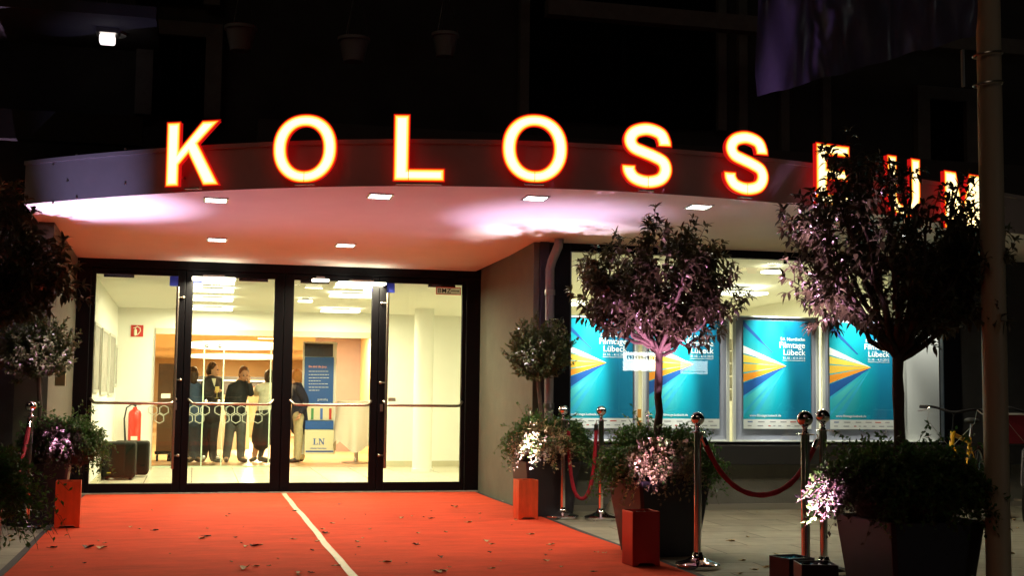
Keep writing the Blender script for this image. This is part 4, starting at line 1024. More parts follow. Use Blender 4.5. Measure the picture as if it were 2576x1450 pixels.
def groundshrub(c, rx, rz, zt_, lb, seed, n_=320, per=15, leafm=None, lsz=.031, drop=.42, dry=None):
    random.seed(seed); r_ = thing('planter_shrub', lb, 'shrub', (c.x, c.y, zt_), 'low shrubs spilling over the planters')
    st = MB(); lf = MB(); lv2 = MB()
    for k in range(n_):
        a = random.uniform(0, 2 * math.pi); rr = math.sqrt(random.random()); 
        s_ = Vector((c.x + math.cos(a) * .24 * rr, c.y + math.sin(a) * .24 * rr, zt_ - .05))
        out = .35 + .65 * rr; hgt = rz * (1.0 - .75 * rr ** 2) * random.uniform(.6, 1.15)
        e_ = Vector((c.x + math.cos(a) * rx * out * random.uniform(.6, 1.08), c.y + math.sin(a) * rx * out * random.uniform(.6, 1.08), zt_ + hgt - drop * max(0, rr - .55) * 2.2 * random.random()))
        if random.random() < .09: e_ = s_ + (e_ - s_) * random.uniform(1.12, 1.42)
        sh = bent(s_, e_, Vector((0, 0, .07 + .08 * rr)), 6, .012); st.tube(sh, [.002, .002, .0018, .0015, .0013, .001, .001], 4, caps=False)
        tgt = lv2 if (dry and (sh[-1] - dry).length < .36 and random.random() < .8) else lf  # dry is the centre of the lamp-lit tuft, coloured separately
        for i in range(per):
            x = min(6 - 1e-3, 6 * (.22 + .78 * (i + random.random()) / per)); j = int(x); p = sh[j].lerp(sh[j + 1], x - j)
            add_leaf(tgt, p, rv(1).normalized() + Vector((0, 0, .2)), Vector((0, 0, 1)) + rv(.6), random.uniform(.7, 1.3) * lsz, lsz * .62, .3, 2)
    st.build('stems', BARK, r_); lf.build('foliage', leafm or LEAFGC, r_, smooth='leaf')
    if lv2.v: lv2.build('lit_tuft_foliage', LEAFDIM if seed in (4, 10) else LEAFLIT, r_, smooth='leaf')
# positions
pc2 = Z(1668, 1402); pc2 = Vector((pc2.x + .02, pc2.y + .20, 0))
def at_depth(u, y): q = P(u, 1100, y); return Vector((q.x, q.y, 0))
T2 = at_depth(1657, 9.45); T3 = at_depth(2262, 6.35); TL = at_depth(-185, 7.6); S2 = at_depth(1368, 12.5); S1 = at_depth(98, 12.4)
planter(T2, 6, 'tapered anthracite planter in the middle with the round tree', POT)
planter(T3 + Vector((.05, 0, 0)), 3, 'large dark planter at lower right under the big tree', POT2, wt=.295, wb=.22)
planter(TL, -4, 'dark planter cut off by the left picture edge', POT)
planter(S2 + Vector((.02, 0, 0)), 2, 'dark planter in the shade behind the red uplighter box near the drainpipe', POT, h=.55, wt=.29, wb=.22)
planter(S1, 2, 'purple tinted planter behind the left red box', POT2, h=.55, wt=.29, wb=.22)
def zat(u, v, y): return P(u, v, y).z
cc2 = P(1655, 735, 9.45)
laurel(T2 + Vector((0, 0, .5)), zat(1657, 885, 9.45), P(1655, 742, 9.45), (.64, .60, .58), 'round-crowned laurel tree in the middle planter lit pink from below', 11, nl=21, leaves=9, ls=.088, tr=.033, slope=.16, nb=5)
laurel(T3 + Vector((0, 0, .5)), zat(2262, 895, 6.35), P(2258, 618, 6.35), (.64, .58, .60), 'big laurel tree at right hiding the last letters', 23, nl=25, leaves=9, ls=.072, tr=.034, slope=.36, nb=4)
laurel(TL + Vector((0, 0, .5)), zat(-140, 880, 7.6), P(-125, 690, 7.6), (.66, .6, .52), 'tall dark laurel tree cut off by the left picture edge', 31, nl=20, leaves=10, ls=.075)
topiary(S2 + Vector((0, 0, .48)), P(1354, 882, 12.5), .385, 'small round topiary before the drainpipe', 5)
topiary(S1 + Vector((0, 0, .48)), P(100, 872, 12.4), .38, 'small round topiary beside the left door pier lit pink from below', 6)
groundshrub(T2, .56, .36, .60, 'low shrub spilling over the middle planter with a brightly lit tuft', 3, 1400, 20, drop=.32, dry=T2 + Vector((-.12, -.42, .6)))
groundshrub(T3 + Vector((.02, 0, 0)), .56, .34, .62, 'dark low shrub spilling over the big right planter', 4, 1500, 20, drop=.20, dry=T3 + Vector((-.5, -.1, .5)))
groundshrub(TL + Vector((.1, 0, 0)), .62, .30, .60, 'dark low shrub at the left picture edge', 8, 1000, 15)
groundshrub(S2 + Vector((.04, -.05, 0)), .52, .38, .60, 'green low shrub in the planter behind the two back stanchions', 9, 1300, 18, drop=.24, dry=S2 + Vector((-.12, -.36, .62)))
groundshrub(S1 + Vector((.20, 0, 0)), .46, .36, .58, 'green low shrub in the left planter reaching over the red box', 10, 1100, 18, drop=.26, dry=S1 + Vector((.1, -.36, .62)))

# ================================================================== UPLIGHT BOXES
REDBOX = mat('uplight_box_red_reflection', (.80, .12, .04), .35, .55, vary=.18, scale=14, stretch=(1, 1, .3))  # steel case, red carpet reflection put into the base colour
DARKBOX = mat('uplight_box_dark', (.06, .04, .05), .35, .8, vary=.05, scale=5)
UPG = mat('uplight_glow', (1, 1, 1), emit=(1, .72, .95), es=9)
def upbox(c, hw, h, lb, rot, beams, two=False, case=None):
    r_ = thing('uplight_box', lb, 'uplighter', (0, 0, 0), 'metal uplighter boxes by the planters')
    m_ = MB(); t_ = .006
    # open-topped box with a low foot slot in the front
    m_.box(-hw, -hw + t_, -hw, hw, 0, h); m_.box(hw - t_, hw, -hw, hw, 0, h); m_.box(-hw + t_, hw - t_, hw - t_, hw, 0, h)
    m_.prism([(-hw + t_, -hw, 0), (-hw * .66, -hw, 0), (-hw * .5, -hw, .022), (hw * .5, -hw, .022), (hw * .66, -hw, 0), (hw - t_, -hw, 0), (hw - t_, -hw, h), (-hw + t_, -hw, h)], (0, t_, 0))
    m_.build('case', case or (DARKBOX if two else REDBOX), r_, bevel=.0015)
    MB().box(-hw + t_, hw - t_, -hw + t_, hw - t_, h - .03, h - .022).build('top_plate', STEEL, r_)
    for sx in ((-.05, .05) if two else (0,)):
        MB().lathe([(.034, h - .0215), (.036, h - .006), (.030, h - .006), (.028, h - .014)], (sx, 0, 0), 20).build('lamp_ring', CHROME, r_, smooth=True)
        MB().lathe([(.027, h - .0215), (.027, h - .016)], (sx, 0, 0), 20).build('lamp_lens', UPG, r_)
    r_.location = (c.x, c.y, .016 if not two else .002); r_.rotation_euler.z = R_(rot)
    src = Vector((c.x, c.y, h + .02))
    for (aim, power, color, spot) in beams:
        dv = (Vector(aim) - src).normalized()
        l_ = lamp('lamp', 'SPOT', (0, 0, 0), power, color, r_, size=.02, spot=R_(spot), blend=1.0); l_.location = (0, 0, h)
        l_.rotation_euler = (Matrix.Rotation(-R_(rot), 3, 'Z') @ dv.to_track_quat('-Z', 'Y').to_matrix()).to_euler()
MAG = (1, .52, .86); LIL = (.82, .60, 1.0); PINKW = (1, .74, .80)
b1 = Z(1328, 1312); b1.y += .10
upbox(b1, .098, .375, 'uplighter box with painted-in red carpet reflection at the right carpet edge beside the back stanchion', 2, [(S(1400, 550) + Vector((0, .1, 0)), 430, LIL, 52), (S(1250, 540), 40, LIL, 120), (S2 + Vector((-.12, -.25, 1.6)), 430, PINKW, 50)])  # wide middle beam added as a lilac wash on the soffit
b0 = Z(166, 1334); b0.y += .10
upbox(b0, .105, .40, 'uplighter box with painted-in red carpet reflection at the left carpet edge by the doors', 3, [(S(235, 513) + Vector((0, .1, 0)), 560, LIL, 50), (S(480, 520), 60, LIL, 84), (S1 + Vector((-.03, -.2, 1.7)), 380, MAG, 46)])  # its wide middle beam is likewise an added soffit wash
b2 = Z(1624, 1432); b2.y += .10
upbox(b2, .104, .385, 'dark red uplighter box in front of the middle planter', 2, [(T2 + Vector((-.02, -.14, 2.0)), 620, (1, .44, .82), 44), (T2 + Vector((-.05, -.15, 1.0)), 60, MAG, 50)], case=mat('uplight_box_dim_reflection', (.34, .02, .015), .32, .8, vary=.05, scale=5))  # case coloured darker for weaker light and carpet reflection
q = Z(1992, 1402, .33); upbox(Vector((q.x, q.y, 0)), .09, .33, 'dark uplighter box left of the nearest stanchion', 12, [(T3 + Vector((-.55, -.05, 2.0)), 900, (1, .5, .86), 36)], True)
q = Z(2052, 1418, .33); upbox(Vector((q.x, q.y, 0)), .10, .33, 'dark uplighter box with a glaring lamp right of the nearest stanchion', -14, [(T3 + Vector((-.42, -.12, 2.2)), 1300, (1, .5, .86), 40)], True)
q = at_depth(-30, 9.7); upbox(q, .10, .36, 'violet uplighter box outside the left picture edge', 0, [(Vector((XC0 + .62, yfas(XC0 + .62) - .02, 2.92)), 230, (.55, .48, 1.0), 24)], True)

# ================================================================== FLAGPOLE AND BANNER
yfp = 6.0
fp0 = P(2504, 1000, yfp); a = P(2478, 0, yfp); pr = 34 / 3200 * 6.1
poleb = thing('flagpole', 'tall pale flagpole at the right picture edge holding a banner', 'pole', (fp0.x, yfp, 0))
MB().lathe([(.075, 0), (.075, .02), (pr, .03), (pr * .98, 5.5), (pr * .8, 7.5)], (fp0.x, yfp, 0), 28).build('pole', mat('pole_paint', (.52, .43, .30), .5, vary=.12, scale=5, stretch=(1, 1, .2)), poleb, smooth=True)
for v in (138, 212):
    z = P(2490, v, yfp).z; rg = MB()
    for k in range(24):
        pass
    rg.tube([(fp0.x + (pr + .012) * math.cos(t_) - .008, yfp + (pr + .012) * math.sin(t_), z + .008 * math.cos(t_)) for t_ in [2 * math.pi * i / 24 for i in range(25)]], .006, 6, caps=False)
    rg.build('mast_ring', STEEL, poleb, smooth=True)
MB().box(P(2421, 250, yfp).x, P(2426, 250, yfp).x, yfp - .01, yfp + .01, P(2424, 218, yfp).z, P(2424, 125, yfp).z).build('banner_weight', STEEL, poleb)
fl = MB(); NU, NV = 60, 26; ptsb = []
yb_ = yfp
tl = (1912, 238); trr = (2446, 92)
for j in range(NV + 1):
    for i in range(NU + 1):
        u_ = i / NU; v_ = j / NV
        bx = P(tl[0] + (trr[0] - tl[0]) * u_, tl[1] + (trr[1] - tl[1]) * u_ ** 1.05, yb_)
        fold = .034 * math.sin(17 * u_ + 5 * v_) + .026 * math.sin(31 * u_ - 7 * v_ + 1) + .012 * math.sin(60 * u_ + 14 * v_) + .03 * math.sin(5 * u_ + 1)
        p = Vector((bx.x, yb_ + fold * (1 - .3 * v_), bx.z + v_ * 1.5 + .004 * math.sin(30 * u_)))
        if i < 2 and j < 2: p.y -= .01
        ptsb.append(p)
fl.add(ptsb, [(j * (NU + 1) + i, j * (NU + 1) + i + 1, (j + 1) * (NU + 1) + i + 1, (j + 1) * (NU + 1) + i) for j in range(NV) for i in range(NU)])
tag(fl.build('banner', mat('banner_cloth', (.055, .055, .11), .3, vary=.6, scale=2.2, trans=.15, stretch=(1.6, 1, .5)), smooth='leaf'), 'dim violet banner hanging from the flagpole over the sign', 'banner')
for p_ in fl.v[:0]: pass

# illuminated signs across the street, seen mirrored in the display window
for (ua, va, ub, vb, ls_, lb) in ((1568, 886, 1652, 934, 16, 'lit white shop sign mirrored in the display window by the round tree trunk'), (1712, 908, 1780, 942, 7, 'smaller lit sign mirrored in the second poster glass')):
    ym = 2 * (YW + .031) + 9.0; a = P(ua, va, ym); c = P(ub, vb, ym)
    r_ = thing('street_sign_box', lb, 'lit sign', ((a.x + c.x) / 2, -9.1, c.z))
    MB().box(a.x - .02, c.x + .02, -9.3, -9.01, c.z - .02, a.z + .02).build('housing', STEEL, r_)
    MB().box(a.x, c.x, -9.008, -9.0, c.z, a.z).build('lit_panel', mat('sign_glow%d' % ls_, (.9, .9, .9), emit=(.95, 1, .97), es=ls_), r_)
    wv = c.x - a.x; hv = a.z - c.z; mk = MB(); random.seed(ls_); x_ = .10
    while x_ < .88:
        l_ = random.uniform(.04, .09); zz_ = .62 if ls_ > 10 else .12; mk.box(a.x + x_ * wv, a.x + (x_ + l_) * wv, -8.998, -8.996, c.z + zz_ * hv, c.z + (zz_ + (.2 if ls_ > 10 else .1)) * hv); x_ += l_ + .025
    mk.build('print_marks', mat('sign_marks', (.03, .06, .2), .5), r_)
    MB().box(a.x - .04, a.x - .022, -9.3, -9.2, 0, a.z).build('post', STEEL, r_)

# pale cone behind the middle planter
c = Z(1562, 1292)
tag(MB().lathe([(.14, 0), (.14, .008), (.06, .17), (.018, .24), (.017, .26)], (c.x, c.y + .1, .001), 24).build('umbrella_foot', mat('cone_plastic', (.55, .53, .42), .6), smooth=True), 'pale cone-shaped umbrella foot half hidden by the middle planter', 'umbrella foot')

# ================================================================== BICYCLES
YEL = mat('bike_yellow', (.75, .42, .01), .3, coat=.5)
RUB = mat('tyre_rubber', (.015, .015, .015), .7)
def bicycle(loc, heading, lb, sc=1.0, paint=None, group='bicycles parked by the wall'):
    paint = paint or YEL; r_ = thing('bicycle', lb, 'bicycle', (0, 0, 0), group)
    RW = .34; F = Vector((.56, 0, RW)); B = Vector((-.50, 0, RW)); BB = Vector((-.06, 0, .29)); HT = Vector((.40, 0, .86)); HB = Vector((.435, 0, .72)); ST_ = Vector((-.22, 0, .78))
    for c_, nm_ in ((F, 'wheel'), (B, 'wheel')):
        m_ = MB(); ring = [c_ + Vector((RW * math.cos(a), 0, RW * math.sin(a))) for a in [2 * math.pi * i / 36 for i in range(37)]]
        wh = m_.tube(ring, .018, 8, caps=False).build('wheel', RUB, r_, smooth=True)
        m_ = MB(); m_.tube([c_ + Vector(((RW - .022) * math.cos(a), 0, (RW - .022) * math.sin(a))) for a in [2 * math.pi * i / 36 for i in range(37)]], .009, 6, caps=False)
        for k in range(18):
            a = 2 * math.pi * k / 18; m_.tube([c_ + Vector((0, .02 * (-1) ** k, 0)), c_ + Vector(((RW - .025) * math.cos(a), 0, (RW - .025) * math.sin(a)))], .0015, 4)
        m_.tube([c_ + Vector((0, -.05, 0)), c_ + Vector((0, .05, 0))], .018, 10); m_.build('rim', STEEL, wh, smooth=True)
    m_ = MB(); m_.tube([HB, BB], .028, 12); m_.tube([HT - Vector((0, 0, .03)), ST_ - Vector((0, 0, .04))], .022, 12); m_.tube([BB, ST_], .017, 12); m_.tube([HB - (HT - HB) * .15, HT], .024, 12)
    for y in (-.045, .045): m_.tube([BB + Vector((0, y * .6, 0)), B + Vector((0, y, 0))], .010, 8); m_.tube([ST_ - Vector((0, 0, .05)), B + Vector((0, y, 0))], .009, 8)
    m_.tube([BB + Vector((0, -.04, 0)), BB + Vector((0, .04, 0))], .024, 12)
    m_.build('frame', paint, r_, smooth=True)
    m_ = MB()
    for y in (-.05, .05): m_.tube([HB - (HT - HB) * .12 + Vector((0, y * .6, 0)), HB + Vector((.03, y, -.06)), F + Vector((0, y, 0))], .012, 8)
    m_.build('fork', paint, r_, smooth=True)
    m_ = MB(); S0 = HT + Vector((-.03, 0, .16)); m_.tube([HT, S0], .014, 10); m_.tube([S0, S0 + Vector((.07, 0, .02))], .014, 8)
    c_ = S0 + Vector((.07, 0, .02)); hb = [c_ + Vector((-.09, -.33, .03)), c_ + Vector((-.03, -.18, .035)), c_, c_ + Vector((-.03, .18, .035)), c_ + Vector((-.09, .33, .03))]
    m_.tube(catmull(hb, 5), .012, 8)
    hbo = m_.build('handlebar', BLACKFR, r_, smooth=True)
    m_ = MB()
    for s_ in (0, -1):
        e_ = hb[s_]; i_ = hb[1 if s_ == 0 else -2]; m_.tube([e_, e_.lerp(i_, .6)], .017, 10)
    m_.build('grips', RUB, hbo, smooth=True)
    m_ = MB()
    for s_ in (0, -1):
        e_ = hb[s_].lerp(hb[1 if s_ == 0 else -2], .75); q_ = hb[s_]; m_.tube([e_ + Vector((.02, 0, 0)), e_.lerp(q_, .4) + Vector((.055, 0, -.03)), q_ + Vector((.06, 0, -.045))], .005, 6)
        m_.tube([e_ + Vector((.03, 0, 0)), e_ + Vector((.10, 0, -.12)), HB + Vector((.03, 0, -.02))], .0028, 5)
    m_.build('brake_levers', STEEL, hbo, smooth=True)
    m_ = MB(); SP = ST_ + Vector((-.035, 0, .14)); m_.tube([ST_, SP], .013, 10); m_.build('seat_post', STEEL, r_, smooth=True)
    MB().ball(SP + Vector((-.02, 0, .03)), 1, 18, 10, (.14, .07, .032)).build('saddle', RUB, r_, smooth=True)
    m_ = MB(); m_.tube([BB + Vector((0, -.06, 0)), BB + Vector((.1, -.07, -.13))], .008, 8); m_.tube([BB + Vector((0, .06, 0)), BB + Vector((-.1, .07, .13))], .008, 8)
    m_.box(BB.x + .06, BB.x + .14, -.15, -.07, BB.z - .145, BB.z - .125); m_.box(BB.x - .14, BB.x - .06, .07, .15, BB.z + .12, BB.z + .14); m_.lathe([(.085, -.003), (.085, .003)], BB + Vector((0, -.05, 0)), 24, Matrix.Rotation(math.pi / 2, 3, 'X'))
    m_.build('crank_pedals', STEEL, r_)
    r_.scale = (sc,) * 3; r_.location = loc; r_.rotation_euler = (R_(-3), 0, R_(heading)); return r_
q = at_depth(2425, 11.3); bicycle((q.x + .05, q.y + .15, .013), 222, 'yellow bicycle leaning by the wall left of the flagpole', 1.04)
q = at_depth(2575, 11.5); bicycle((q.x + .2, q.y + .2, .013), 230, 'dark bicycle almost hidden behind the flagpole', 1.04, mat('bike_dark', (.05, .05, .06), .4))
a = P(2533, 1045, 11.6); c = P(2600, 1118, 11.6)
rb = thing('bike_crate', 'dark red box with white rim right of the flagpole', 'box', ((a.x + c.x) / 2, 11.7, c.z))
MB().box(a.x, c.x, 11.6, 11.9, c.z, a.z).build('box', mat('crate_red', (.22, .01, .02), .6), rb, bevel=.01)
MB().box(a.x - .005, c.x + .005, 11.59, 11.91, a.z + .001, a.z + .015).build('rim', mat('rim_white', (.7, .7, .68), .5), rb)

# post box and small post on the left wall
a = P(146, 905, 12.86); c = P(156, 972, 12.86)
tag(MB().box(a.x - .02, c.x + .03, YW - .07, YW - .002, c.z, a.z).build('wall_box', mat('brass_box', (.28, .24, .12), .35, .6), bevel=.006), 'narrow metal letter box on the left pier beside the doors', 'letter box')

# ================================================================== FALLEN LEAVES
DRY = mat('dry_leaf', (.42, .30, .13), .75, rand=.55); DRY2 = mat('dry_leaf_dark', (.07, .03, .015), .8, rand=.4)
def dead_leaf(u, v, s_, lb, group, m, z0):
    q = Z(u, v, z0); m_ = MB(); n_ = 9; pts = []; ph = random.random() * 6; cl_ = random.uniform(.2, .5)
    out = []
    for k in range(14):
        a = 2 * math.pi * k / 14; r = s_ * (.62 + .38 * abs(math.cos(2.5 * a))) * (1 if k % 2 else .8); x = r * math.cos(a); y = r * .7 * math.sin(a)
        out.append(Vector((x, y, abs(y) * cl_ + s_ * .10 * math.sin(3 * a + ph) + s_ * .12)))
    vs_ = [Vector((0, 0, s_ * .02))] + out; vs_ = [Matrix.Rotation(ph, 3, 'Z') @ p + q for p in vs_]
    m_.add(vs_, [(0, k + 1, (k + 1) % 14 + 1) for k in range(14)])
    a_ = Matrix.Rotation(ph, 3, 'Z') @ Vector((s_ * .9, 0, s_ * .1)); m_.tube([q + Vector((0, 0, s_ * .03)), q + a_, q + a_ * 1.6], .0018, 4)
    tag(m_.build('fallen_leaf', m, smooth='leaf', base=q), lb, 'leaf', group)
random.seed(77)
carpet_leaves = [(328, 1328), (392, 1336), (135, 1380), (222, 1380), (256, 1381), (523, 1351), (592, 1354), (508, 1357), (618, 1377), (640, 1376), (655, 1373), (570, 1240 + 60), (614, 1433), (646, 1427), (736, 1358), (812, 1333), (816, 1343), (799, 1363), (785, 1386), (850, 1425), (750, 1443), (780, 1442), (835, 1318), (740, 1287), (853, 1271), (1010, 1305), (898, 1364), (1052, 1343), (1083, 1306), (1137, 1274), (1146, 1277), (1181, 1316), (1121, 1340), (1045, 1372), (1109, 1404), (975, 1417), (1338, 1346), (1224, 1364), (1236, 1371), (1232, 1391), (1388, 1372), (1373, 1398), (1375, 1413), (1240, 1432), (1412, 1428), (1100, 1441), (1115, 1440), (1490, 1440), (1297, 1310)]
big = {(614, 1433), (1224, 1364), (640, 1376), (1100, 1441), (1115, 1440), (222, 1380), (256, 1381)}
for k, uv in enumerate(carpet_leaves):
    tp_ = uv in ((799, 1363), (850, 1425))
    dk = random.random() < .35
    sz = random.uniform(.026, .044) * (1.5 if uv in big else 1)
    if tp_: dead_leaf(*uv, .034, 'curled brown leaf lying on the cream tape line' if uv == (799, 1363) else 'brown leaf on the tape line nearest the bottom edge', None, DRY, .018)
    else: dead_leaf(*uv, sz, 'dark brown dry leaf on the red carpet' if dk else 'light brown dry leaf on the red carpet', 'dark dry leaves on the red carpet' if dk else 'light dry leaves on the red carpet', DRY2 if dk else DRY, .0145)
random.seed(91)
for k in range(34):
    x_ = random.uniform(CX0 + .1, CX1 - .1); y_ = random.uniform(8.6, 13.5)
    q = R3.transposed() @ (Vector((x_, y_, .015)) - O); uv = (CU - q.x / q.z * FPX, CV + q.y / q.z * FPX)
    dk = k % 3 == 0
    dead_leaf(*uv, random.uniform(.009, .022), 'small dark leaf crumb on the red carpet' if dk else 'small tan leaf crumb on the red carpet', 'dark leaf crumbs on the red carpet' if dk else 'tan leaf crumbs on the red carpet', DRY2 if dk else DRY, .0145)
for uv in [(1520, 1395), (1545, 1397), (1500, 1393), (1880, 1352), (1841, 1363), (1870, 1412), (1925, 1430), (1940, 1428), (1990, 1400), (30, 1362), (25, 1350), (1860, 1445), (2070, 1330), (1905, 1290), (2140, 1260), (1950, 1395), (1900, 1436), (1960, 1433), (2545, 1395), (2550, 1310), (2560, 1330)]:
    dead_leaf(*uv, random.uniform(.02, .04), 'brown dry leaf on the grey pavement slabs', 'dry leaves on the pavement', DRY, .003)
# white papers by the recess wall
tag(MB().box(-.12, .12, -.015, .015, 0, .006, Matrix.Translation(Z(1262, 1262)) @ Matrix.Rotation(R_(-60), 4, 'Z')).build('wood_strip', mat('wood_pale', (.5, .45, .32), .7)), 'pale wooden strip lying along the recess wall beside the carpet', 'strip')
tag(MB().box(-.06, .06, -.03, .03, 0, .004, Matrix.Translation(Z(1315, 1277)) @ Matrix.Rotation(R_(-70), 4, 'Z')).build('paper_scrap', mat('paper_pale', (.5, .47, .4), .7)), 'pale paper scrap on the paving left of the right red box', 'paper')

# ================================================================== PEOPLE
SKIN = mat('skin', (.52, .28, .17), .55)
def cloth(nm, c, r=.85): return mat(nm, c, r, vary=.15, scale=20, bump=.15, bscale=90)
YPPL = 21.9
class Body:
    def __init__(s): s.m = MB()
    def limb(s, pts, rad, flat=1.0, n=14, sub=4):
        if len(pts) > 2:
            c = catmull(pts, sub); rr = []
            N = len(pts) - 1
            for i in range(len(c)):
                x = min(i / sub, N - 1e-6); k = int(x); rr.append(rad[k] + (rad[min(k + 1, N)] - rad[k]) * (x - k))
            s.m.tube(c, rr, n, flat=flat)
        else: s.m.tube(pts, rad, n, flat=flat)
        for p, r in ((pts[0], rad[0]), (pts[-1], rad[-1])): s.m.ball(p, r * .98, 12, 8)
    def done(s, name, mt, parent, vox=.012, sm=6):
        o = s.m.build(name, mt, parent, smooth=True)
        r = o.modifiers.new('remesh', 'REMESH'); r.mode = 'VOXEL'; r.voxel_size = vox; r.use_smooth_shade = True
        k = o.modifiers.new('smooth', 'SMOOTH'); k.factor = .5; k.iterations = sm
        return o
def J(x, y, dy=0.0): return C3(x, y, YPPL + dy)
FS = (J(100, 100) - J(0, 100)).length / 100                         # metres per crop pixel
def person(lb, head, face, neck, sh, el, ha, hip, kn, an, toe, hairm, coat, coat_m, leg_m, shoe_m, hair_f=1.0, coat_len=None, sleeves=None, skirt=False, hair_len=0, beer=False):
    foot = min(an[0].z, an[1].z)
    cx_ = (hip[0] + hip[1]) / 2; r_ = thing('person', lb, 'person', (cx_.x, cx_.y, .005))
    hr = .098; fd = Vector(face).normalized(); B = Body()
    B.m.ball(head, hr, 20, 14, (.80, .92, 1.12)); B.m.ball(head + Vector((0, 0, -.055)) + fd * .03, .062, 16, 10)     # skull and jaw
    B.m.ball(head + fd * .092 + Vector((0, 0, -.015)), .014, 10, 8); B.m.ball(head + fd * .085 + Vector((0, 0, .012)), .013, 10, 8)         # nose, brow
    sd = fd.cross(Vector((0, 0, 1)))
    for s_ in (-1, 1): B.m.ball(head + sd * .078 * s_ + Vector((0, 0, -.01)), .022, 10, 8, (.5, 1, 1.2))
    chest = (sh[0] + sh[1]) / 2; pel = (hip[0] + hip[1]) / 2
    B.limb([head - Vector((0, 0, .06)), neck], [.05, .056])
    B.limb([neck + Vector((0, 0, -.02)), chest - Vector((0, 0, .12)), chest.lerp(pel, .6), pel], [.06, .12, .115, .125])
    for k in (0, 1):
        B.limb([neck, sh[k]], [.055, .05]); B.limb([sh[k], el[k], ha[k]], [.048, .038, .026])
        hd = (ha[k] - el[k]).normalized(); sdv = hd.cross(fd); sdv = sdv.normalized() if sdv.length > .1 else Vector((0, 1, 0)); nn = sdv.cross(hd)
        palm = ha[k] + hd * .045; B.limb([ha[k], palm + hd * .03], [.028, .032], flat=.6)
        for f_, (o_, ln) in enumerate(((-.026, .062), (-.009, .075), (.009, .070), (.025, .055))):
            p0 = palm + hd * .035 + sdv * o_; B.limb([p0, p0 + hd * ln * .5 + nn * .008, p0 + hd * ln * .8 + nn * .03], [.009, .0085, .0075], n=8, sub=2)
        p0 = palm - sdv * .03; B.limb([p0, p0 - sdv * .022 + hd * .02 + nn * .012, p0 - sdv * .02 + hd * .05 + nn * .025], [.011, .010, .008], n=8, sub=2)
        B.limb([hip[k], kn[k], an[k]], [.085, .058, .04]); B.limb([an[k], toe[k]], [.042, .035])
    body = B.done('body', SKIN, r_, .008, 3)
    fm = MB()
    for s_ in (-1, 1): fm.ball(head + fd * .082 + sd * .032 * s_ + Vector((0, 0, .0)), .012, 8, 6)
    fm.build('eyes', mat('eye_dark', (.03, .02, .02), .3), r_)
    fm = MB(); fm.ball(head + fd * .086 + Vector((0, 0, -.052)), .017, 10, 6, (1, 1, .35)); fm.build('mouth', mat('lip', (.4, .13, .1), .5), r_)
    H = Body(); hm = head - fd * .018 + Vector((0, 0, .018))
    H.m.ball(hm, hr * 1.06 * hair_f, 20, 14, (.84, .94, 1.08)); H.m.ball(head - fd * .04 + Vector((0, 0, -.03)), hr * .86 * hair_f, 16, 12)
    if hair_f > 1.1:
        random.seed(4)
        for _ in range(60):
            d_ = rv(1).normalized(); d_ -= fd * 1.0; d_.z = abs(d_.z) * .8 + .1; H.m.ball(head + d_.normalized() * hr * 1.12, .024, 8, 6)
    if hair_len: H.limb([head - fd * .05, head - fd * .075 - Vector((0, 0, hair_len))], [.085, .055])
    ho = H.done('hair', hairm, r_, .012, 2)
    # jacket or shirt with sleeves
    C = Body(); cl = coat_len if coat_len is not None else pel.z - .08
    low = Vector((pel.x, pel.y, cl))
    tors = [neck + Vector((0, 0, -.045)), chest - Vector((0, 0, .10)), chest.lerp(pel, .55), pel, low]
    wid = (sh[0] - sh[1]).length / 2
    C.limb(tors[:1] + tors[1:], [.085, .15, .142, .158, .165 if coat_len else .15])
    for k in (0, 1): C.limb([neck + Vector((0, 0, -.05)), sh[k]], [.085, .075]); C.limb([sh[k], el[k], ha[k] - (ha[k] - el[k]).normalized() * .03], [.076, .060, .045])
    C.done('jacket' if coat != 'shirt' else 'shirt', coat_m, r_, .013, 5)
    T_ = Body()
    if skirt:
        kz = (kn[0] + kn[1]) / 2; T_.limb([pel + Vector((0, 0, .08)), pel, kz - Vector((0, 0, .02)), kz - Vector((0, 0, .10))], [.14, .165, .17, .165])
        for k in (0, 1): T_.limb([kn[k], an[k] + Vector((0, 0, .03))], [.062, .045])
    else:
        T_.limb([pel + Vector((0, 0, .06)), pel], [.14, .145])
        for k in (0, 1): T_.limb([hip[k], kn[k], an[k] + Vector((0, 0, .02))], [.105, .078, .066])
    T_.done('skirt' if skirt else 'trousers', leg_m, r_, .012, 4)
    for k in (0, 1):
        Sx = Body(); dt = (toe[k] - an[k]); Sx.limb([an[k] + Vector((0, 0, -.01)), an[k] + dt * .5 + Vector((0, 0, -.01)), toe[k]], [.052, .045, .036]); Sx.done('shoe', shoe_m, r_, .01, 3)
    return r_
DK = cloth('suit_dark', (.022, .018, .02)); NAVY = cloth('coat_navy', (.012, .012, .03)); JE = cloth('grey_jeans', (.10, .10, .10)); SHW = cloth('shirt_white', (.62, .60, .46)); BE = cloth('beige_trousers', (.50, .44, .26))
BLU = cloth('coat_blue', (.04, .07, .13)); BLK = cloth('black_cloth', (.012, .012, .014)); SHOE = mat('shoe_black', (.02, .018, .015), .4)
H1 = mat('hair_dark_brown', (.05, .025, .012), .6); H2 = mat('hair_ginger', (.35, .14, .03), .7, bump=.6, bscale=50); H3 = mat('hair_auburn', (.12, .04, .012), .6)
def FT(x, y, dy=0):                                                   # a foot on the floor
    q = J(x, y, dy); return Vector((q.x, q.y, .075))
rt = Vector((math.cos(YAW), -math.sin(YAW), 0))
def toe(a, dx, dy): return a + Vector((dx, dy, -.035))
def J2(x, y, dy=0.0): return J(x, y, dy)
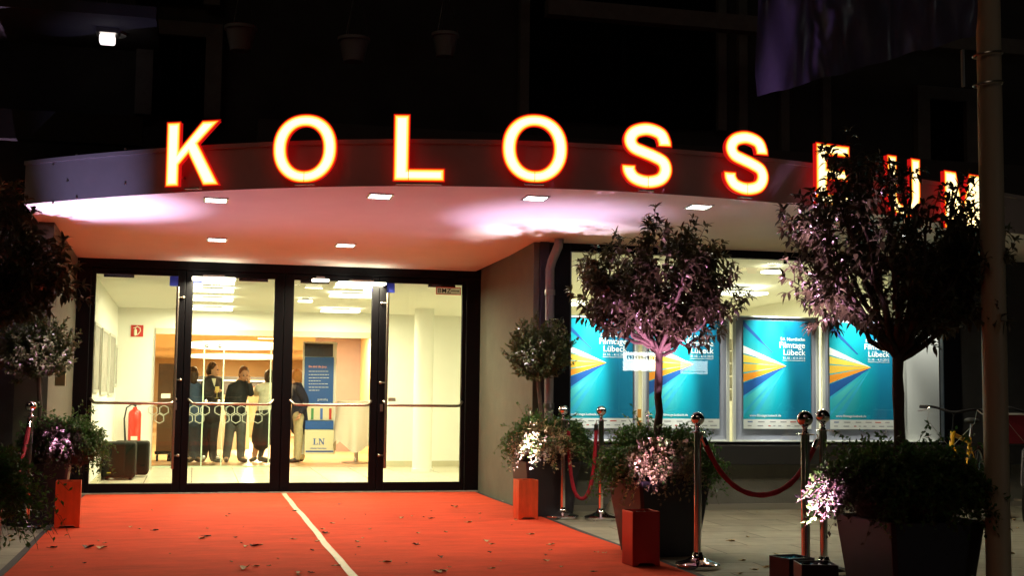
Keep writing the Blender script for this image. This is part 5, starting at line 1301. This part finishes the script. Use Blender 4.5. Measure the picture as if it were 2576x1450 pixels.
# man in dark suit with a glass, looking right
an = [FT(235, 1300, .1), FT(330, 1300, -.05)]
person('man in a dark suit holding a wine glass, seen through the second door', J2(335, 412), (1, -.35, -.05), J2(318, 478), [J2(262, 540, -.05), J2(392, 532, .15)], [J2(262, 655, -.16), J2(405, 640, .2)], [J2(352, 632, -.22), J2(400, 740, .1)],
       [J2(285, 850, -.02), J2(350, 850, .05)], [J2(262, 1080, .05), J2(330, 1090, -.06)], an, [toe(an[0], -.02, -.12), toe(an[1], .13, -.05)], H1, 'jacket', DK, DK, SHOE, coat_len=J(300, 880).z)
sh_ = MB(); p0 = J2(340, 500, -.155); sh_.prism([J2(318, 500, -.165), J2(362, 500, -.15), J2(352, 560, -.17), J2(345, 585, -.17)], (0, .01, 0))
tag(sh_.build('shirt_front', SHW, bpy.data.objects['person']), None)
gl_ = thing('wine_glass', 'stemmed glass in the hand of the man in the dark suit', 'glass', J2(372, 640, -.26))
gp_ = J2(372, 640, -.30); MB().lathe([(.004, -.09), (.004, -.01), (.03, .02), (.036, .06), (.032, .10)], gp_, 16).build('bowl', mat('drink_pale', (.75, .6, .3), .1, trans=.6), gl_, smooth=True)
MB().lathe([(.034, -.094), (.034, -.090)], gp_, 16).build('foot', MATS['drink_pale'], gl_)
# person with hand raised to the face
an = [FT(462, 1305, 0), FT(605, 1300, -.05)]
person('person in a black top and grey jeans with one hand raised to the face', J2(640, 455, -.04), (.25, -1, -.35), J2(612, 520), [J2(520, 590, 0), J2(675, 575, 0)], [J2(478, 715, .05), J2(705, 650, -.10)], [J2(468, 830, .0), J2(690, 540, -.18)],
       [J2(520, 850), J2(610, 850)], [J2(490, 1080, -.02), J2(610, 1080, -.05)], an, [toe(an[0], .0, -.13), toe(an[1], .08, -.12)], H3, 'top', BLK, JE, SHOE)
# person in white shirt, back to the street
an = [FT(740, 1290, .1), FT(800, 1300, -.03)]
person('person in a white shirt and long dark skirt with back to the street', J2(890, 485, .03), (.1, 1, 0), J2(885, 545), [J2(790, 600, 0), J2(965, 600, .05)], [J2(760, 650, .20), J2(975, 720, .1)], [J2(735, 610, .36), J2(950, 800, .25)],
       [J2(815, 850), J2(880, 850)], [J2(780, 1060), J2(850, 1060)], an, [toe(an[0], -.06, -.08), toe(an[1], .15, -.04)], H1, 'shirt', SHW, BLK, SHOE, skirt=True)
# person at the left edge of the second door
an = [FT(120, 1300, 0), FT(165, 1310, .05)]
person('person in a blue coat and long trousers half hidden by the door stile', J2(130, 455), (-.3, .9, 0), J2(132, 520), [J2(85, 580), J2(180, 580)], [J2(70, 700), J2(200, 700)], [J2(80, 800, -.1), J2(190, 800, -.05)],
       [J2(115, 860), J2(160, 860)], [J2(115, 1080), J2(165, 1080)], an, [toe(an[0], -.05, -.1), toe(an[1], .06, -.1)], H1, 'jacket', BLU, cloth('dark_jeans', (.035, .04, .055)), SHOE, hair_len=.12)
# man with ginger curls by the stand
an = [FT(1165, 1310, -.2), FT(1205, 1312, -.1)]
person('man with curly ginger hair in a navy coat and beige trousers', J2(1150, 485, -.1), (-1, .1, -.05), J2(1170, 545, -.1), [J2(1185, 600, -.25), J2(1200, 600, .05)], [J2(1250, 730, -.3), J2(1235, 720, .1)], [J2(1195, 850, -.35), J2(1150, 800, .15)],
       [J2(1180, 880, -.2), J2(1210, 880, -.02)], [J2(1180, 1080, -.2), J2(1215, 1080, -.05)], an, [toe(an[0], -.12, -.02), toe(an[1], -.10, .03)], H2, 'jacket', NAVY, BE, SHOE, hair_f=1.11, coat_len=J(1200, 980).z)
# second standing table with white cloth behind the people
c = Z(560, 1120)
t2 = thing('bistro_table', 'white draped standing table partly hidden behind the standing people', 'table', (c.x, 24.2, 0))
cv = []; fs = []
for i in range(10):
    for k in range(48):
        a_ = 2 * math.pi * k / 48; t_ = max(0, (i - 2) / 7); r = (.001, .33, .35)[i] if i < 3 else .35 + t_ * .06 * math.sin(7 * a_) - .06 * t_ * 0; z = 1.02 if i < 2 else 1.01 - t_ * .9
        cv.append((c.x + r * math.cos(a_), 24.2 + r * math.sin(a_), z))
for i in range(9):
    for k in range(48): fs.append((i * 48 + k, i * 48 + (k + 1) % 48, (i + 1) * 48 + (k + 1) % 48, (i + 1) * 48 + k))
MB().add(cv, fs).build('cloth_skirt', MATS['cloth_white'], t2, smooth='leaf')
